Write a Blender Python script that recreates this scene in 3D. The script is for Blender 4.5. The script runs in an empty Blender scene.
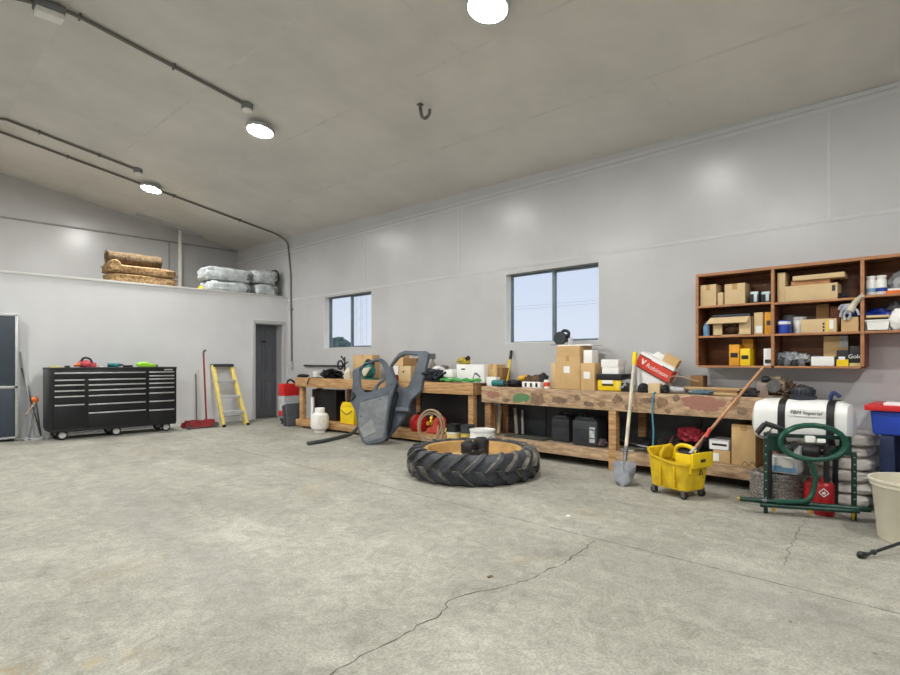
import bpy, bmesh, math, random
from mathutils import Vector, Matrix, noise
random.seed(7)
R_ = math.radians
C = bpy.context.scene.collection
# ------------------------------------------------------------------ survey of the room (metres, camera above the origin)
FPX, HC, HY, CX = 549.6, 1.25, 361.0, 450.0
YAW = math.atan2(570, 549.6)
FW = (math.sin(YAW), math.cos(YAW)); RT = (math.cos(YAW), -math.sin(YAW))
def dr(u):
    t = (u-CX)/FPX; return (FW[0]+RT[0]*t, FW[1]+RT[1]*t)
def fl(u, v, z=0.0):                      # point on the horizontal plane z
    D = FPX*(HC-z)/(v-HY); q = dr(u); return Vector((q[0]*D, q[1]*D, z))
def onx(u, v, x):                         # point on the plane x = const (parallel to the long wall)
    q = dr(u); D = x/q[0]; return Vector((x, q[1]*D, HC+(HY-v)/FPX*D))
def ony(u, v, y):                         # point on the plane y = const (parallel to the partition)
    q = dr(u); D = y/q[1]; return Vector((q[0]*D, y, HC+(HY-v)/FPX*D))
WX = 6.31; RX = 1.30; LX = -3.70; PY = 11.135; BY = 13.62; FY = -4.0
def zc(x, y):                             # ceiling height
    b = 3.727+.0255*y
    return b+.174*(WX-x) if x >= RX else b+.174*(WX-RX)-.174*(RX-x)

# ------------------------------------------------------------------ materials
def lin(c):
    return tuple(((v/255)/12.92 if v/255 <= .04045 else ((v/255+.055)/1.055)**2.4) for v in c)
MATS = {}
def pm(name, rgb, rough=.6, metal=0., var=.12, scale=6., bump=0., stretch=None, rgb2=None, detail=5, coat=0., bscale=None, spec=.5):
    if name in MATS: return MATS[name]
    m = bpy.data.materials.new(name); m.use_nodes = True
    nt = m.node_tree; b = nt.nodes['Principled BSDF']
    b.inputs['Roughness'].default_value = rough; b.inputs['Metallic'].default_value = metal
    b.inputs['Specular IOR Level'].default_value = spec
    if coat: b.inputs['Coat Weight'].default_value = coat
    tc = nt.nodes.new('ShaderNodeTexCoord'); mp = nt.nodes.new('ShaderNodeMapping')
    nt.links.new(tc.outputs['Object'], mp.inputs['Vector'])
    if stretch: mp.inputs['Scale'].default_value = stretch
    n = nt.nodes.new('ShaderNodeTexNoise'); n.inputs['Scale'].default_value = scale; n.inputs['Detail'].default_value = detail
    n.inputs['Roughness'].default_value = .62
    nt.links.new(mp.outputs['Vector'], n.inputs['Vector'])
    rp = nt.nodes.new('ShaderNodeValToRGB')
    c = lin(rgb); c2 = lin(rgb2) if rgb2 else tuple(x*(1-2*var) for x in c); c1 = c if rgb2 else tuple(min(1, x*(1+var)) for x in c)
    rp.color_ramp.elements[0].position = .34; rp.color_ramp.elements[1].position = .66
    rp.color_ramp.elements[0].color = (*c2, 1); rp.color_ramp.elements[1].color = (*c1, 1)
    nt.links.new(n.outputs['Fac'], rp.inputs['Fac']); nt.links.new(rp.outputs['Color'], b.inputs['Base Color'])
    if bump:
        bp = nt.nodes.new('ShaderNodeBump'); bp.inputs['Strength'].default_value = bump; bp.inputs['Distance'].default_value = .01
        if bscale:
            n2 = nt.nodes.new('ShaderNodeTexNoise'); n2.inputs['Scale'].default_value = bscale; n2.inputs['Detail'].default_value = 4
            nt.links.new(mp.outputs['Vector'], n2.inputs['Vector']); nt.links.new(n2.outputs['Fac'], bp.inputs['Height'])
        else: nt.links.new(n.outputs['Fac'], bp.inputs['Height'])
        nt.links.new(bp.outputs['Normal'], b.inputs['Normal'])
    MATS[name] = m; return m

def N_abs(N, L, s):
    n = N.new('ShaderNodeMath'); n.operation = 'ABSOLUTE'; L.new(s, n.inputs[0]); return n.outputs[0]
def concrete():
    m = bpy.data.materials.new('concrete_floor'); m.use_nodes = True; nt = m.node_tree; N = nt.nodes; L = nt.links
    b = N['Principled BSDF']; tc = N.new('ShaderNodeTexCoord')
    def nz(s, d, r=.6, st=None, dist=0.):
        n = N.new('ShaderNodeTexNoise'); n.inputs['Scale'].default_value = s; n.inputs['Detail'].default_value = d; n.inputs['Roughness'].default_value = r
        n.inputs['Distortion'].default_value = dist
        if st:
            mp = N.new('ShaderNodeMapping'); mp.inputs['Scale'].default_value = st; mp.inputs['Rotation'].default_value = (0, 0, .5)
            L.new(tc.outputs['Object'], mp.inputs['Vector']); L.new(mp.outputs['Vector'], n.inputs['Vector'])
        else: L.new(tc.outputs['Object'], n.inputs['Vector'])
        return n
    def ramp(src, p0, c0, p1, c1):
        r = N.new('ShaderNodeValToRGB'); e = r.color_ramp.elements
        e[0].position, e[1].position = p0, p1; e[0].color = (*c0, 1); e[1].color = (*c1, 1)
        L.new(src, r.inputs['Fac']); return r
    def mix(kind, fac, a, c):
        x = N.new('ShaderNodeMix'); x.data_type = 'RGBA'; x.blend_type = kind
        if isinstance(fac, float): x.inputs[0].default_value = fac
        else: L.new(fac, x.inputs[0])
        L.new(a, x.inputs[6])
        if isinstance(c, tuple): x.inputs[7].default_value = (*c, 1)
        else: L.new(c, x.inputs[7])
        return x.outputs[2]
    base = ramp(nz(.55, 6, .65, None, .6).outputs['Fac'], .33, lin((172, 170, 159)), .66, lin((198, 196, 185)))
    swirl = ramp(nz(2.2, 8, .7, (1, .45, 1), 1.2).outputs['Fac'], .30, lin((208, 208, 206)), .70, (1, 1, 1))
    col = mix('MULTIPLY', .9, base.outputs['Color'], swirl.outputs['Color'])
    mott = ramp(nz(7, 9, .78, None, 1.5).outputs['Fac'],   .36, lin((210, 210, 208)), .60, (1, 1, 1))
    col = mix('MULTIPLY', .9, col, mott.outputs['Color'])
    scr = ramp(nz(5, 8, .8, (1, 9, 1), 2.).outputs['Fac'], .60, (0, 0, 0), .70, (1, 1, 1))
    fs = N.new('ShaderNodeMath'); fs.operation = 'MULTIPLY'; fs.inputs[1].default_value = .35; L.new(scr.outputs['Color'], fs.inputs[0])
    col = mix('MIX', fs.outputs[0], col, lin((196, 195, 188)))
    fine = ramp(nz(75, 4, .75).outputs['Fac'], .38, lin((205, 205, 203)), .62, (1, 1, 1))
    col = mix('MULTIPLY', .9, col, fine.outputs['Color'])
    rust = ramp(nz(.9, 4, .6, None, .8).outputs['Fac'], .62, (0, 0, 0), .74, (1, 1, 1))
    f = N.new('ShaderNodeMath'); f.operation = 'MULTIPLY'; f.inputs[1].default_value = .28
    L.new(rust.outputs['Color'], f.inputs[0])
    col = mix('MIX', f.outputs[0], col, lin((168, 150, 112)))
    dk = ramp(nz(.42, 5, .6, (1.6, .5, 1), .5).outputs['Fac'], .58, (0, 0, 0), .72, (1, 1, 1))
    f2 = N.new('ShaderNodeMath'); f2.operation = 'MULTIPLY'; f2.inputs[1].default_value = .3
    L.new(dk.outputs['Color'], f2.inputs[0])
    col = mix('MIX', f2.outputs[0], col, lin((118, 119, 116)))
    spots = ramp(nz(13, 2, .4).outputs['Fac'], .755, (0, 0, 0), .79, (1, 1, 1))
    f3 = N.new('ShaderNodeMath'); f3.operation = 'MULTIPLY'; f3.inputs[1].default_value = .6
    L.new(spots.outputs['Color'], f3.inputs[0])
    col = mix('MIX', f3.outputs[0], col, lin((70, 66, 58)))
    # worn stains and a long dark drag mark
    def vm(op, v2=None):
        n = N.new('ShaderNodeVectorMath'); n.operation = op
        if v2: n.inputs[1].default_value = v2
        L.new(tc.outputs['Object'], n.inputs[0]); return n
    def mr(src, a, c, to0, to1):
        n = N.new('ShaderNodeMapRange'); n.inputs['From Min'].default_value = a; n.inputs['From Max'].default_value = c; n.inputs['To Min'].default_value = to0; n.inputs['To Max'].default_value = to1; L.new(src, n.inputs['Value']); return n.outputs['Result']
    def mul(a, c, op='MULTIPLY'):
        n = N.new('ShaderNodeMath'); n.operation = op; L.new(a, n.inputs[0])
        if isinstance(c, float): n.inputs[1].default_value = c
        else: L.new(c, n.inputs[1])
        return n.outputs[0]
    blot = ramp(nz(9, 6, .7, None, 1.).outputs['Fac'], .42, (0, 0, 0), .60, (1, 1, 1)).outputs['Color']
    for (u, v, r, cc, k) in [(30, 662, .10, (140, 116, 66), .8), (110, 652, .05, (166, 148, 108), .6), (153, 643, .08, (168, 152, 116), .55), (343, 465, .5, (158, 148, 124), .6), (130, 566, .2, (164, 152, 126), .3), (775, 575, .3, (150, 148, 138), .5)]:
        c0 = fl(u, v)-Vector((1.305, 4.81, 0)); d = vm('DISTANCE', tuple(c0)).outputs['Value']
        m_ = mul(mul(mr(d, r*.3, r*1.3, 1., 0.), blot), k); col = mix('MIX', m_, col, lin(cc))
    a_, c_ = fl(105, 478)-Vector((1.305, 4.81, 0)), fl(285, 610)-Vector((1.305, 4.81, 0)); t_ = (c_-a_).normalized(); n_ = Vector((-t_.y, t_.x, 0)); ln = (c_-a_).length
    s1 = mul(vm('DOT_PRODUCT', tuple(n_)).outputs['Value'], -a_.dot(n_), 'ADD'); s1 = mr(mul(s1, 0., 'SUBTRACT') if False else N_abs(N, L, s1), .05, .30, 1., 0.)
    s2 = mul(vm('DOT_PRODUCT', tuple(t_)).outputs['Value'], -a_.dot(t_)-ln/2, 'ADD'); s2 = mr(N_abs(N, L, s2), ln*.35, ln*.55, 1., 0.)
    soft = ramp(nz(4, 6, .7, None, .8).outputs['Fac'], .34, (.15, .15, .15), .62, (1, 1, 1)).outputs['Color']
    col = mix('MIX', mul(mul(mul(s1, s2), soft), .38), col, lin((118, 119, 118)))
    L.new(col, b.inputs['Base Color'])
    rr = N.new('ShaderNodeMapRange'); rr.inputs['To Min'].default_value = .5; rr.inputs['To Max'].default_value = .8
    L.new(swirl.outputs['Color'], rr.inputs['Value']); L.new(rr.outputs['Result'], b.inputs['Roughness'])
    bp = N.new('ShaderNodeBump'); bp.inputs['Strength'].default_value = .12; bp.inputs['Distance'].default_value = .01
    L.new(nz(18, 6, .7).outputs['Fac'], bp.inputs['Height']); L.new(bp.outputs['Normal'], b.inputs['Normal'])
    return m
def emis(name, rgb, s):
    m = bpy.data.materials.new(name); m.use_nodes = True; nt = m.node_tree; nt.nodes.clear()
    o = nt.nodes.new('ShaderNodeOutputMaterial'); e = nt.nodes.new('ShaderNodeEmission')
    e.inputs[0].default_value = (*rgb, 1); e.inputs[1].default_value = s; nt.links.new(e.outputs[0], o.inputs[0]); return m
def glassm():
    m = bpy.data.materials.new('window_glass'); m.use_nodes = True; nt = m.node_tree; nt.nodes.clear()
    o = nt.nodes.new('ShaderNodeOutputMaterial'); t = nt.nodes.new('ShaderNodeBsdfTransparent'); g = nt.nodes.new('ShaderNodeBsdfGlossy')
    t.inputs[0].default_value = (.95, .97, .98, 1); g.inputs['Roughness'].default_value = .02
    lw = nt.nodes.new('ShaderNodeLayerWeight'); lw.inputs[0].default_value = .5; mx = nt.nodes.new('ShaderNodeMixShader')
    f = nt.nodes.new('ShaderNodeMath'); f.operation = 'POWER'; f.inputs[1].default_value = 5.; nt.links.new(lw.outputs['Facing'], f.inputs[0])
    nt.links.new(f.outputs[0], mx.inputs[0]); nt.links.new(t.outputs[0], mx.inputs[1]); nt.links.new(g.outputs[0], mx.inputs[2]); nt.links.new(mx.outputs[0], o.inputs[0])
    return m
FLOORM = concrete(); GLASS = glassm()
WALL = pm('grey_wall_paint', (192, 193, 195), .27, var=.03, scale=1.3, bump=.05, bscale=6.)
PART = pm('partition_paint', (228, 230, 233), .45, var=.025, scale=1.1, bump=.06, bscale=9.)
CEIL = pm('ceiling_paint', (217, 215, 210), .5, var=.06, scale=.8, bump=.05, bscale=5.)
SEAM = pm('joint_tape_paint', (196, 197, 199), .33, var=.02)
CSEAM = pm('ceiling_joint_paint', (214, 212, 207), .5, var=.05)
TRIMG = pm('grey_trim', (150, 150, 148), .5)
FRAMEM = pm('window_frame_grey', (112, 126, 136), .4)
CRACK = pm('floor_crack_dark', (88, 84, 74), .9, var=.3, scale=20)
JOINT = pm('floor_joint_grey', (116, 114, 106), .9, var=.25, scale=9)
DOORM = pm('grey_door_paint', (96, 99, 105), .45, var=.04)
WOOD = pm('bench_timber', (204, 164, 114), .65, var=.1, scale=5, stretch=(3, .7, 9), rgb2=(152, 112, 72), bump=.05)
WOODOLD = pm('stained_bench_timber', (202, 172, 136), .7, scale=7, stretch=(3, 1., 5), rgb2=(140, 114, 90), bump=.06)
WOODDK = pm('weathered_timber', (168, 126, 84), .75, scale=5, stretch=(3, .7, 8), rgb2=(116, 82, 54))
PLY = pm('plywood_top', (176, 156, 126), .7, scale=4, stretch=(1, .4, 1), rgb2=(120, 104, 86))
SHELF = pm('shelf_brown_wood', (132, 84, 52), .5, scale=5, stretch=(4, .6, 4), rgb2=(94, 56, 32))
SHELFE = pm('shelf_edge_wood', (186, 134, 92), .5, scale=5, stretch=(4, .6, 4), rgb2=(152, 102, 66))
LUMBER = pm('pale_lumber', (208, 182, 136), .65, scale=6, stretch=(2, .6, 6), rgb2=(176, 146, 98))
CARD = pm('cardboard', (206, 172, 122), .75, var=.07, scale=3)
CARDP = pm('pale_cardboard', (214, 188, 144), .75, var=.06, scale=3)
CARDD = pm('dark_cardboard', (140, 104, 64), .8, var=.1, scale=3)
TAPE = pm('packing_tape', (184, 146, 92), .35, var=.04)
WHITE = pm('white_plastic', (236, 236, 232), .4, var=.03)
PAPER = pm('white_paper', (238, 238, 236), .8, var=.03)
TANKW = pm('translucent_white_tank', (232, 234, 232), .32, var=.03, scale=2)
OFFW = pm('offwhite_plastic', (212, 204, 182), .5, var=.06)
BLACK = pm('black_plastic', (26, 27, 30), .45, var=.2)
BLACKM = pm('black_painted_steel', (15, 17, 23), .35, var=.15)
RUBBER = pm('tyre_rubber', (72, 76, 84), .7, var=.2, scale=9, rgb2=(40, 42, 46), bump=.15)
DIRT = pm('muddy_tread_edge', (150, 140, 122), .9, var=.2, scale=8)
DGREY = pm('dark_grey_plastic', (52, 55, 60), .5, var=.15)
MGREY = pm('mid_grey', (120, 122, 126), .5, var=.1)
LGREY = pm('light_grey', (186, 188, 190), .5, var=.06)
SLATE = pm('slate_locker_paint', (60, 70, 82), .45, var=.05)
CABG = pm('cab_door_grey', (84, 92, 103), .5, var=.16, scale=5, bump=.04)
CABD = pm('cab_door_dark_edge', (38, 42, 48), .6, var=.12)
STEEL = pm('bare_steel', (116, 119, 124), .45, metal=.9, var=.1, scale=12)
STEELD = pm('worn_steel', (118, 118, 118), .45, metal=.7, var=.2, scale=14)
ALU = pm('aluminium', (206, 208, 210), .35, metal=.8, var=.06)
CONDM = pm('grey_conduit', (118, 117, 112), .45, metal=.3, var=.06)
RED = pm('red_paint', (206, 34, 34), .4, var=.12)
REDD = pm('dull_red_paint', (150, 46, 50), .5, var=.2)
REDK = pm('coral_red', (214, 84, 76), .5, var=.1)
YELLOW = pm('yellow_plastic', (240, 206, 22), .45, var=.06, scale=4)
YELLOWW = pm('worn_yellow_plastic', (238, 204, 26), .5, scale=7, rgb2=(196, 160, 22))
FIBER = pm('yellow_fibreglass', (228, 206, 118), .5, var=.08)
ORANGE = pm('orange_plastic', (236, 120, 40), .45, var=.1)
AMBER = pm('amber_carton', (228, 160, 36), .6, var=.1)
BLUE = pm('blue_plastic', (24, 62, 170), .45, var=.1)
LBLUE = pm('pale_blue', (120, 170, 206), .5, var=.1)
NAVY = pm('navy_cloth', (36, 52, 92), .8, var=.25)
CYAN = pm('cyan_cord', (84, 150, 170), .6, var=.1)
TEAL = pm('teal_plastic', (24, 122, 122), .45, var=.2)
GREEN = pm('dark_green_steel', (9, 54, 44), .4, var=.15)
HOSE = pm('green_hose', (17, 74, 58), .3, var=.1)
BGREEN = pm('bright_green', (60, 160, 70), .5, var=.2)
LIME = pm('lime_plastic', (158, 222, 46), .45, var=.06)
TAN = pm('tan_hose', (176, 152, 124), .55, var=.1)
BEIGE = pm('beige_bin_plastic', (216, 210, 190), .5, var=.05, scale=3)
RIM = pm('ochre_wheel_rim', (198, 158, 92), .55, scale=5, rgb2=(160, 122, 70))
RIMD = pm('dusty_wheel_disc', (180, 150, 104), .7, scale=4, rgb2=(150, 120, 76))
BURLAP = pm('straw_fibre', (178, 146, 102), .95, scale=30, rgb2=(86, 64, 40), bump=.9, detail=6)
BURLAPD = pm('dark_straw_fibre', (120, 98, 70), .95, scale=30, rgb2=(46, 36, 24), bump=.9, detail=6)
WRAP = pm('clear_wrap_over_white', (222, 228, 230), .3, scale=7, rgb2=(168, 176, 180), bump=.3)
WRAPD = pm('grey_wrap', (140, 142, 138), .35, scale=7, rgb2=(88, 92, 90), bump=.3)
SACK = pm('white_sack', (226, 222, 214), .55, scale=8, rgb2=(186, 180, 174), bump=.2)
JUNK = pm('dusty_dark_cloth', (66, 64, 64), .9, scale=9, rgb2=(30, 30, 32))
JUNKB = pm('brown_leather', (128, 100, 70), .85, scale=9, rgb2=(66, 52, 40))
GLOVE = pm('grey_glove_cloth', (196, 200, 208), .85, scale=9, rgb2=(140, 146, 156))
WIRE = pm('barbed_wire', (186, 182, 178), .5, metal=.2, scale=60, rgb2=(84, 80, 76))
PINK = pm('pinkish_red_tool', (216, 88, 100), .5, var=.1)
GPAINT = pm('green_paint_splash', (66, 136, 90), .6, scale=14, rgb2=(104, 124, 84))
RPAINT = pm('faded_red_paint', (166, 112, 102), .7, scale=14, rgb2=(146, 108, 84))
DPAINT = pm('dark_oil_stain', (106, 88, 76), .7, scale=16, rgb2=(144, 118, 92))
LEAF = pm('leaf_green', (110, 130, 116), .8, var=.25, scale=3)
EARTH = pm('outdoor_ground', (140, 136, 116), .9, var=.2, scale=.4)
BRASS = pm('brass', (206, 164, 52), .35, metal=.7, var=.1)

# ------------------------------------------------------------------ mesh builder
class MB:
    def __init__(s): s.V = []; s.F = []; s.I = []; s.mi = 0; s.M = Matrix()
    def add(s, vs, fs):
        n = len(s.V); s.V += [s.M @ Vector(v) for v in vs]
        for f in fs: s.F.append([i+n for i in f]); s.I.append(s.mi)
        return s
    def frombm(s, bm):
        bm.verts.index_update()
        s.add([v.co.copy() for v in bm.verts], [[v.index for v in f.verts] for f in bm.faces]); bm.free(); return s
    def box(s, x0, x1, y0, y1, z0, z1, bev=0., rot=None):
        bm = bmesh.new()
        m = Matrix.Translation(((x0+x1)/2, (y0+y1)/2, (z0+z1)/2))
        if rot: m = m @ rot
        bmesh.ops.create_cube(bm, size=1)
        bmesh.ops.scale(bm, vec=(abs(x1-x0), abs(y1-y0), abs(z1-z0)), verts=bm.verts)
        if bev:
            bev = min(bev, .3*min(abs(x1-x0), abs(y1-y0), abs(z1-z0)))
            bmesh.ops.bevel(bm, geom=list(bm.edges), offset=bev, segments=2, affect='EDGES', profile=.6)
        bmesh.ops.transform(bm, matrix=m, verts=bm.verts)
        return s.frombm(bm)
    def cyl(s, p0, p1, r, r2=None, n=20):
        return s.tube([p0, p1], r, n, r2)
    def tube(s, pts, r, n=10, r2=None, closed=False):
        P = [Vector(p) for p in pts]; k = len(P); vs = []; fs = []
        t0 = (P[1]-P[0]).normalized(); up = Vector((0, 0, 1)) if abs(t0.z) < .9 else Vector((1, 0, 0))
        nrm = (up - t0*up.dot(t0)).normalized()
        for i, p in enumerate(P):
            if closed: t = (P[(i+1) % k]-P[i-1]).normalized()
            else: t = (P[min(i+1, k-1)]-P[max(i-1, 0)]).normalized()
            nrm = (nrm - t*nrm.dot(t)).normalized(); b = t.cross(nrm)
            if isinstance(r, (list, tuple)): rr = r[i]
            else: rr = r if r2 is None else r+(r2-r)*i/(k-1)
            for j in range(n):
                a = 2*math.pi*j/n; vs.append(p+(nrm*math.cos(a)+b*math.sin(a))*rr)
        for i in range(k if closed else k-1):
            for j in range(n):
                a, b_ = i*n+j, i*n+(j+1) % n; c, d = ((i+1) % k)*n+(j+1) % n, ((i+1) % k)*n+j
                fs.append([a, b_, c, d])
        if not closed: fs.append(list(range(n))[::-1]); fs.append([(k-1)*n+j for j in range(n)])
        return s.add(vs, fs)
    def lathe(s, prof, c=(0, 0, 0), n=32, mod=None, axis='z'):
        vs = []; fs = []; k = len(prof)
        for (r, z) in prof:
            for j in range(n):
                a = 2*math.pi*j/n; q = r*(mod(a, z) if mod else 1)
                if axis == 'z': vs.append((c[0]+q*math.cos(a), c[1]+q*math.sin(a), c[2]+z))
                elif axis == 'y': vs.append((c[0]+q*math.cos(a), c[1]+z, c[2]-q*math.sin(a)))
                else: vs.append((c[0]+z, c[1]+q*math.cos(a), c[2]+q*math.sin(a)))
        for i in range(k-1):
            for j in range(n):
                fs.append([i*n+j, i*n+(j+1) % n, (i+1)*n+(j+1) % n, (i+1)*n+j])
        if prof[0][0] > 1e-6 and prof[-1][0] > 1e-6:
            for j in range(n): fs.append([(k-1)*n+j, (k-1)*n+(j+1) % n, (j+1) % n, j])
        elif prof[0][0] > 1e-6: fs.append(list(range(n))[::-1])
        elif prof[-1][0] > 1e-6: fs.append([(k-1)*n+j for j in range(n)])
        return s.add(vs, fs)
    def prism(s, poly, o, ax, ay, th, holes=(), bev=0.):
        # polygon in the frame o + s*ax + t*ay, thickness th along ax x ay; holes are bridged by triangulation
        o, ax, ay = Vector(o), Vector(ax), Vector(ay); nz = ax.cross(ay).normalized()
        from mathutils.geometry import tessellate_polygon
        loops = [list(poly)]+[list(h) for h in holes]
        flat = [p for l in loops for p in l]
        tris = tessellate_polygon([[Vector((p[0], p[1], 0)) for p in l] for l in loops])
        vs = [o+ax*p[0]+ay*p[1]+nz*th/2 for p in flat]+[o+ax*p[0]+ay*p[1]-nz*th/2 for p in flat]; n = len(flat); fs = []
        for t in tris:
            a, b, c = [Vector((flat[i][0], flat[i][1], 0)) for i in t]
            t = list(t) if (b-a).cross(c-a).z > 0 else list(t)[::-1]
            fs.append(t); fs.append([i+n for i in t[::-1]])
        k = 0
        for l in loops:
            m = len(l)
            for i in range(m):
                a, b = k+i, k+(i+1) % m; fs.append([a, b, b+n, a+n])
            k += m
        bm = bmesh.new(); bv = [bm.verts.new(v) for v in vs]
        for f in fs:
            try: bm.faces.new([bv[i] for i in f])
            except ValueError: pass
        bmesh.ops.recalc_face_normals(bm, faces=bm.faces)
        bmesh.ops.dissolve_limit(bm, angle_limit=.01, verts=bm.verts, edges=bm.edges)
        if bev:
            es = [e for e in bm.edges if len(e.link_faces) == 2 and e.calc_face_angle(0) > .6]
            bmesh.ops.bevel(bm, geom=es, offset=bev, segments=2, affect='EDGES')
        return s.frombm(bm)
    def blob(s, c, r, seed=0, amp=.18, f=2.2, sub=3, flat=None):
        bm = bmesh.new(); bmesh.ops.create_icosphere(bm, subdivisions=sub, radius=1)
        for v in bm.verts:
            n = 1+amp*noise.noise(v.co*f+Vector((seed*7.3, seed*1.7, seed*3.1)))*1.6
            p = Vector((v.co.x*r[0]*n, v.co.y*r[1]*n, v.co.z*r[2]*n))
            if flat is not None: p.z = max(p.z, -r[2]*flat)
            v.co = p+Vector(c)
        return s.frombm(bm)
    def pillow(s, c, l, seed=0, amp=.03, e=.45, n=22, ez=.75):
        vs = []; fs = []
        def sg(a, p): return math.copysign(abs(a)**p, a)
        for i in range(n+1):
            ph = -math.pi/2+math.pi*i/n
            for j in range(2*n):
                th = math.pi*j/n
                p = Vector((sg(math.cos(ph), ez)*sg(math.cos(th), e), sg(math.cos(ph), ez)*sg(math.sin(th), e), sg(math.sin(ph), ez)))
                d = 1+amp*noise.noise(p*2.6+Vector((seed*3.7, seed, 0)))*2
                vs.append((c[0]+p.x*l[0]*d, c[1]+p.y*l[1]*d, c[2]+p.z*l[2]*d))
        m = 2*n
        for i in range(n):
            for j in range(m): fs.append([i*m+j, i*m+(j+1) % m, (i+1)*m+(j+1) % m, (i+1)*m+j])
        return s.add(vs, fs)
    def build(s, name, mats, parent=None, local=False, ang=35):
        if not isinstance(mats, (list, tuple)): mats = [mats]
        V = s.V; loc = Vector((0, 0, 0))
        if parent is None:
            xs = [v.x for v in V]; ys = [v.y for v in V]; zs = [v.z for v in V]
            loc = Vector(((min(xs)+max(xs))/2, (min(ys)+max(ys))/2, min(zs)))
            V = [v-loc for v in V]
        elif not local:
            r = parent
            while r.parent: r = r.parent
            inv = (Matrix.LocRotScale(r.location, r.rotation_euler, None)).inverted(); V = [inv @ v for v in V]
        me = bpy.data.meshes.new(name); me.from_pydata([tuple(v) for v in V], [], s.F)
        for m in mats: me.materials.append(m)
        me.polygons.foreach_set('material_index', s.I); me.polygons.foreach_set('use_smooth', [True]*len(s.F))
        bm = bmesh.new(); bm.from_mesh(me); bmesh.ops.recalc_face_normals(bm, faces=bm.faces); bm.to_mesh(me); bm.free()
        me.set_sharp_from_angle(angle=R_(ang)); me.update()
        o = bpy.data.objects.new(name, me); C.objects.link(o)
        if parent is None: o.location = loc
        else: o.parent = parent
        return o
def tag(o, label, cat, group=None, kind=None):
    o['label'] = label; o['category'] = cat
    if group: o['group'] = group
    if kind: o['kind'] = kind
    return o
def thing(name, label, cat, loc=(0, 0, 0), rot=(0, 0, 0), group=None):
    o = bpy.data.objects.new(name, None); C.objects.link(o); o.empty_display_size = .1
    o.location = loc; o.rotation_euler = rot; return tag(o, label, cat, group)
def struct(o): o['kind'] = 'structure'; return o
def plabel(o, s): o['label'] = s; return o
def dup(root, loc, rot=None, label=None):
    def cp(o, par):
        c = o.copy(); C.objects.link(c)
        if par: c.parent = par
        for ch in list(o.children): cp(ch, c)
        return c
    r = cp(root, None); r.location = loc
    if rot is not None: r.rotation_euler = rot
    if label: r['label'] = label
    return r
def text(s, size, origin, ax, ay, m, parent, name='lettering', shear=0., depth=.0006):
    cu = bpy.data.curves.new('t', 'FONT'); cu.body = s; cu.size = size; cu.extrude = depth; cu.shear = shear; cu.align_x = 'CENTER'; cu.align_y = 'CENTER'
    to = bpy.data.objects.new('t', cu); C.objects.link(to)
    me = bpy.data.meshes.new_from_object(to); bpy.data.objects.remove(to)
    ax, ay, o = Vector(ax).normalized(), Vector(ay).normalized(), Vector(origin); az = ax.cross(ay)
    b = MB(); b.add([o+ax*v.co.x+ay*v.co.y+az*v.co.z for v in me.vertices], [list(p.vertices) for p in me.polygons])
    return b.build(name, m, parent)
def smooth(pts, k=8, closed=False):
    P = [Vector(p) for p in pts]; n = len(P); out = []
    for i in range(n if closed else n-1):
        a, b, c, d = (P[i-1], P[i], P[(i+1) % n], P[(i+2) % n]) if closed else (P[max(i-1, 0)], P[i], P[i+1], P[min(i+2, n-1)])
        for j in range(k):
            t = j/k; out.append(.5*((2*b)+(c-a)*t+(2*a-5*b+4*c-d)*t*t+(3*b-a-3*c+d)*t**3))
    if not closed: out.append(P[-1])
    return out
NX, UP = (0, -1, 0), (0, 0, 1)            # lettering frame on faces that look at the room (-x)

# ------------------------------------------------------------------ setting
b = MB(); b.add([(LX-.2, FY-.2, 0), (WX+.05, FY-.2, 0), (WX+.05, BY+.1, 0), (LX-.2, BY+.1, 0)], [[0, 1, 2, 3]])
def ribbon(b, pts, w, z, jit=0., seed=1):
    rnd = random.Random(seed); P = []
    for i in range(len(pts)-1):
        a, c = Vector(pts[i]).to_3d(), Vector(pts[i+1]).to_3d(); k = max(1, int((c-a).length/.035))
        for j in range(k): P.append(a+(c-a)*j/k)
    P.append(Vector(pts[-1]).to_3d()); vs = []
    for i, p in enumerate(P):
        t = (P[min(i+1, len(P)-1)]-P[max(i-1, 0)]); n = Vector((-t.y, t.x, 0)).normalized()
        p = p+n*rnd.uniform(-jit, jit); ww = w*(rnd.uniform(.45, 1.3) if jit else 1)
        vs += [Vector((p.x, p.y, z))+n*ww/2, Vector((p.x, p.y, z))-n*ww/2]
    b.add(vs, [[2*i, 2*i+1, 2*i+3, 2*i+2] for i in range(len(P)-1)])
b.mi = 1
ribbon(b, [fl(u, v) for u, v in [(325, 678), (345, 664), (362, 657), (385, 645), (402, 637), (418, 626), (436, 618), (444, 611), (449, 601), (460, 596), (480, 592), (495, 590), (506, 587), (529, 579), (540, 575), (550, 569), (562, 565), (570, 558), (584, 550), (593, 541)]], .009, .0006, .013, 3)
b.mi = 2
ribbon(b, [(3.5, -1.2), (3.5, 9.6)], .012, .0004, .004, 5)
ribbon(b, [fl(u, v) for u, v in [(806, 520), (797, 535), (789, 549), (786, 566)]], .007, .0006, .014, 8)
ribbon(b, [fl(u, v) for u, v in [(84, 508), (130, 500), (185, 494), (236, 484)]], .006, .0006, .02, 9)
floor = b.build('floor', [FLOORM, CRACK, JOINT]); struct(floor)

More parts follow.
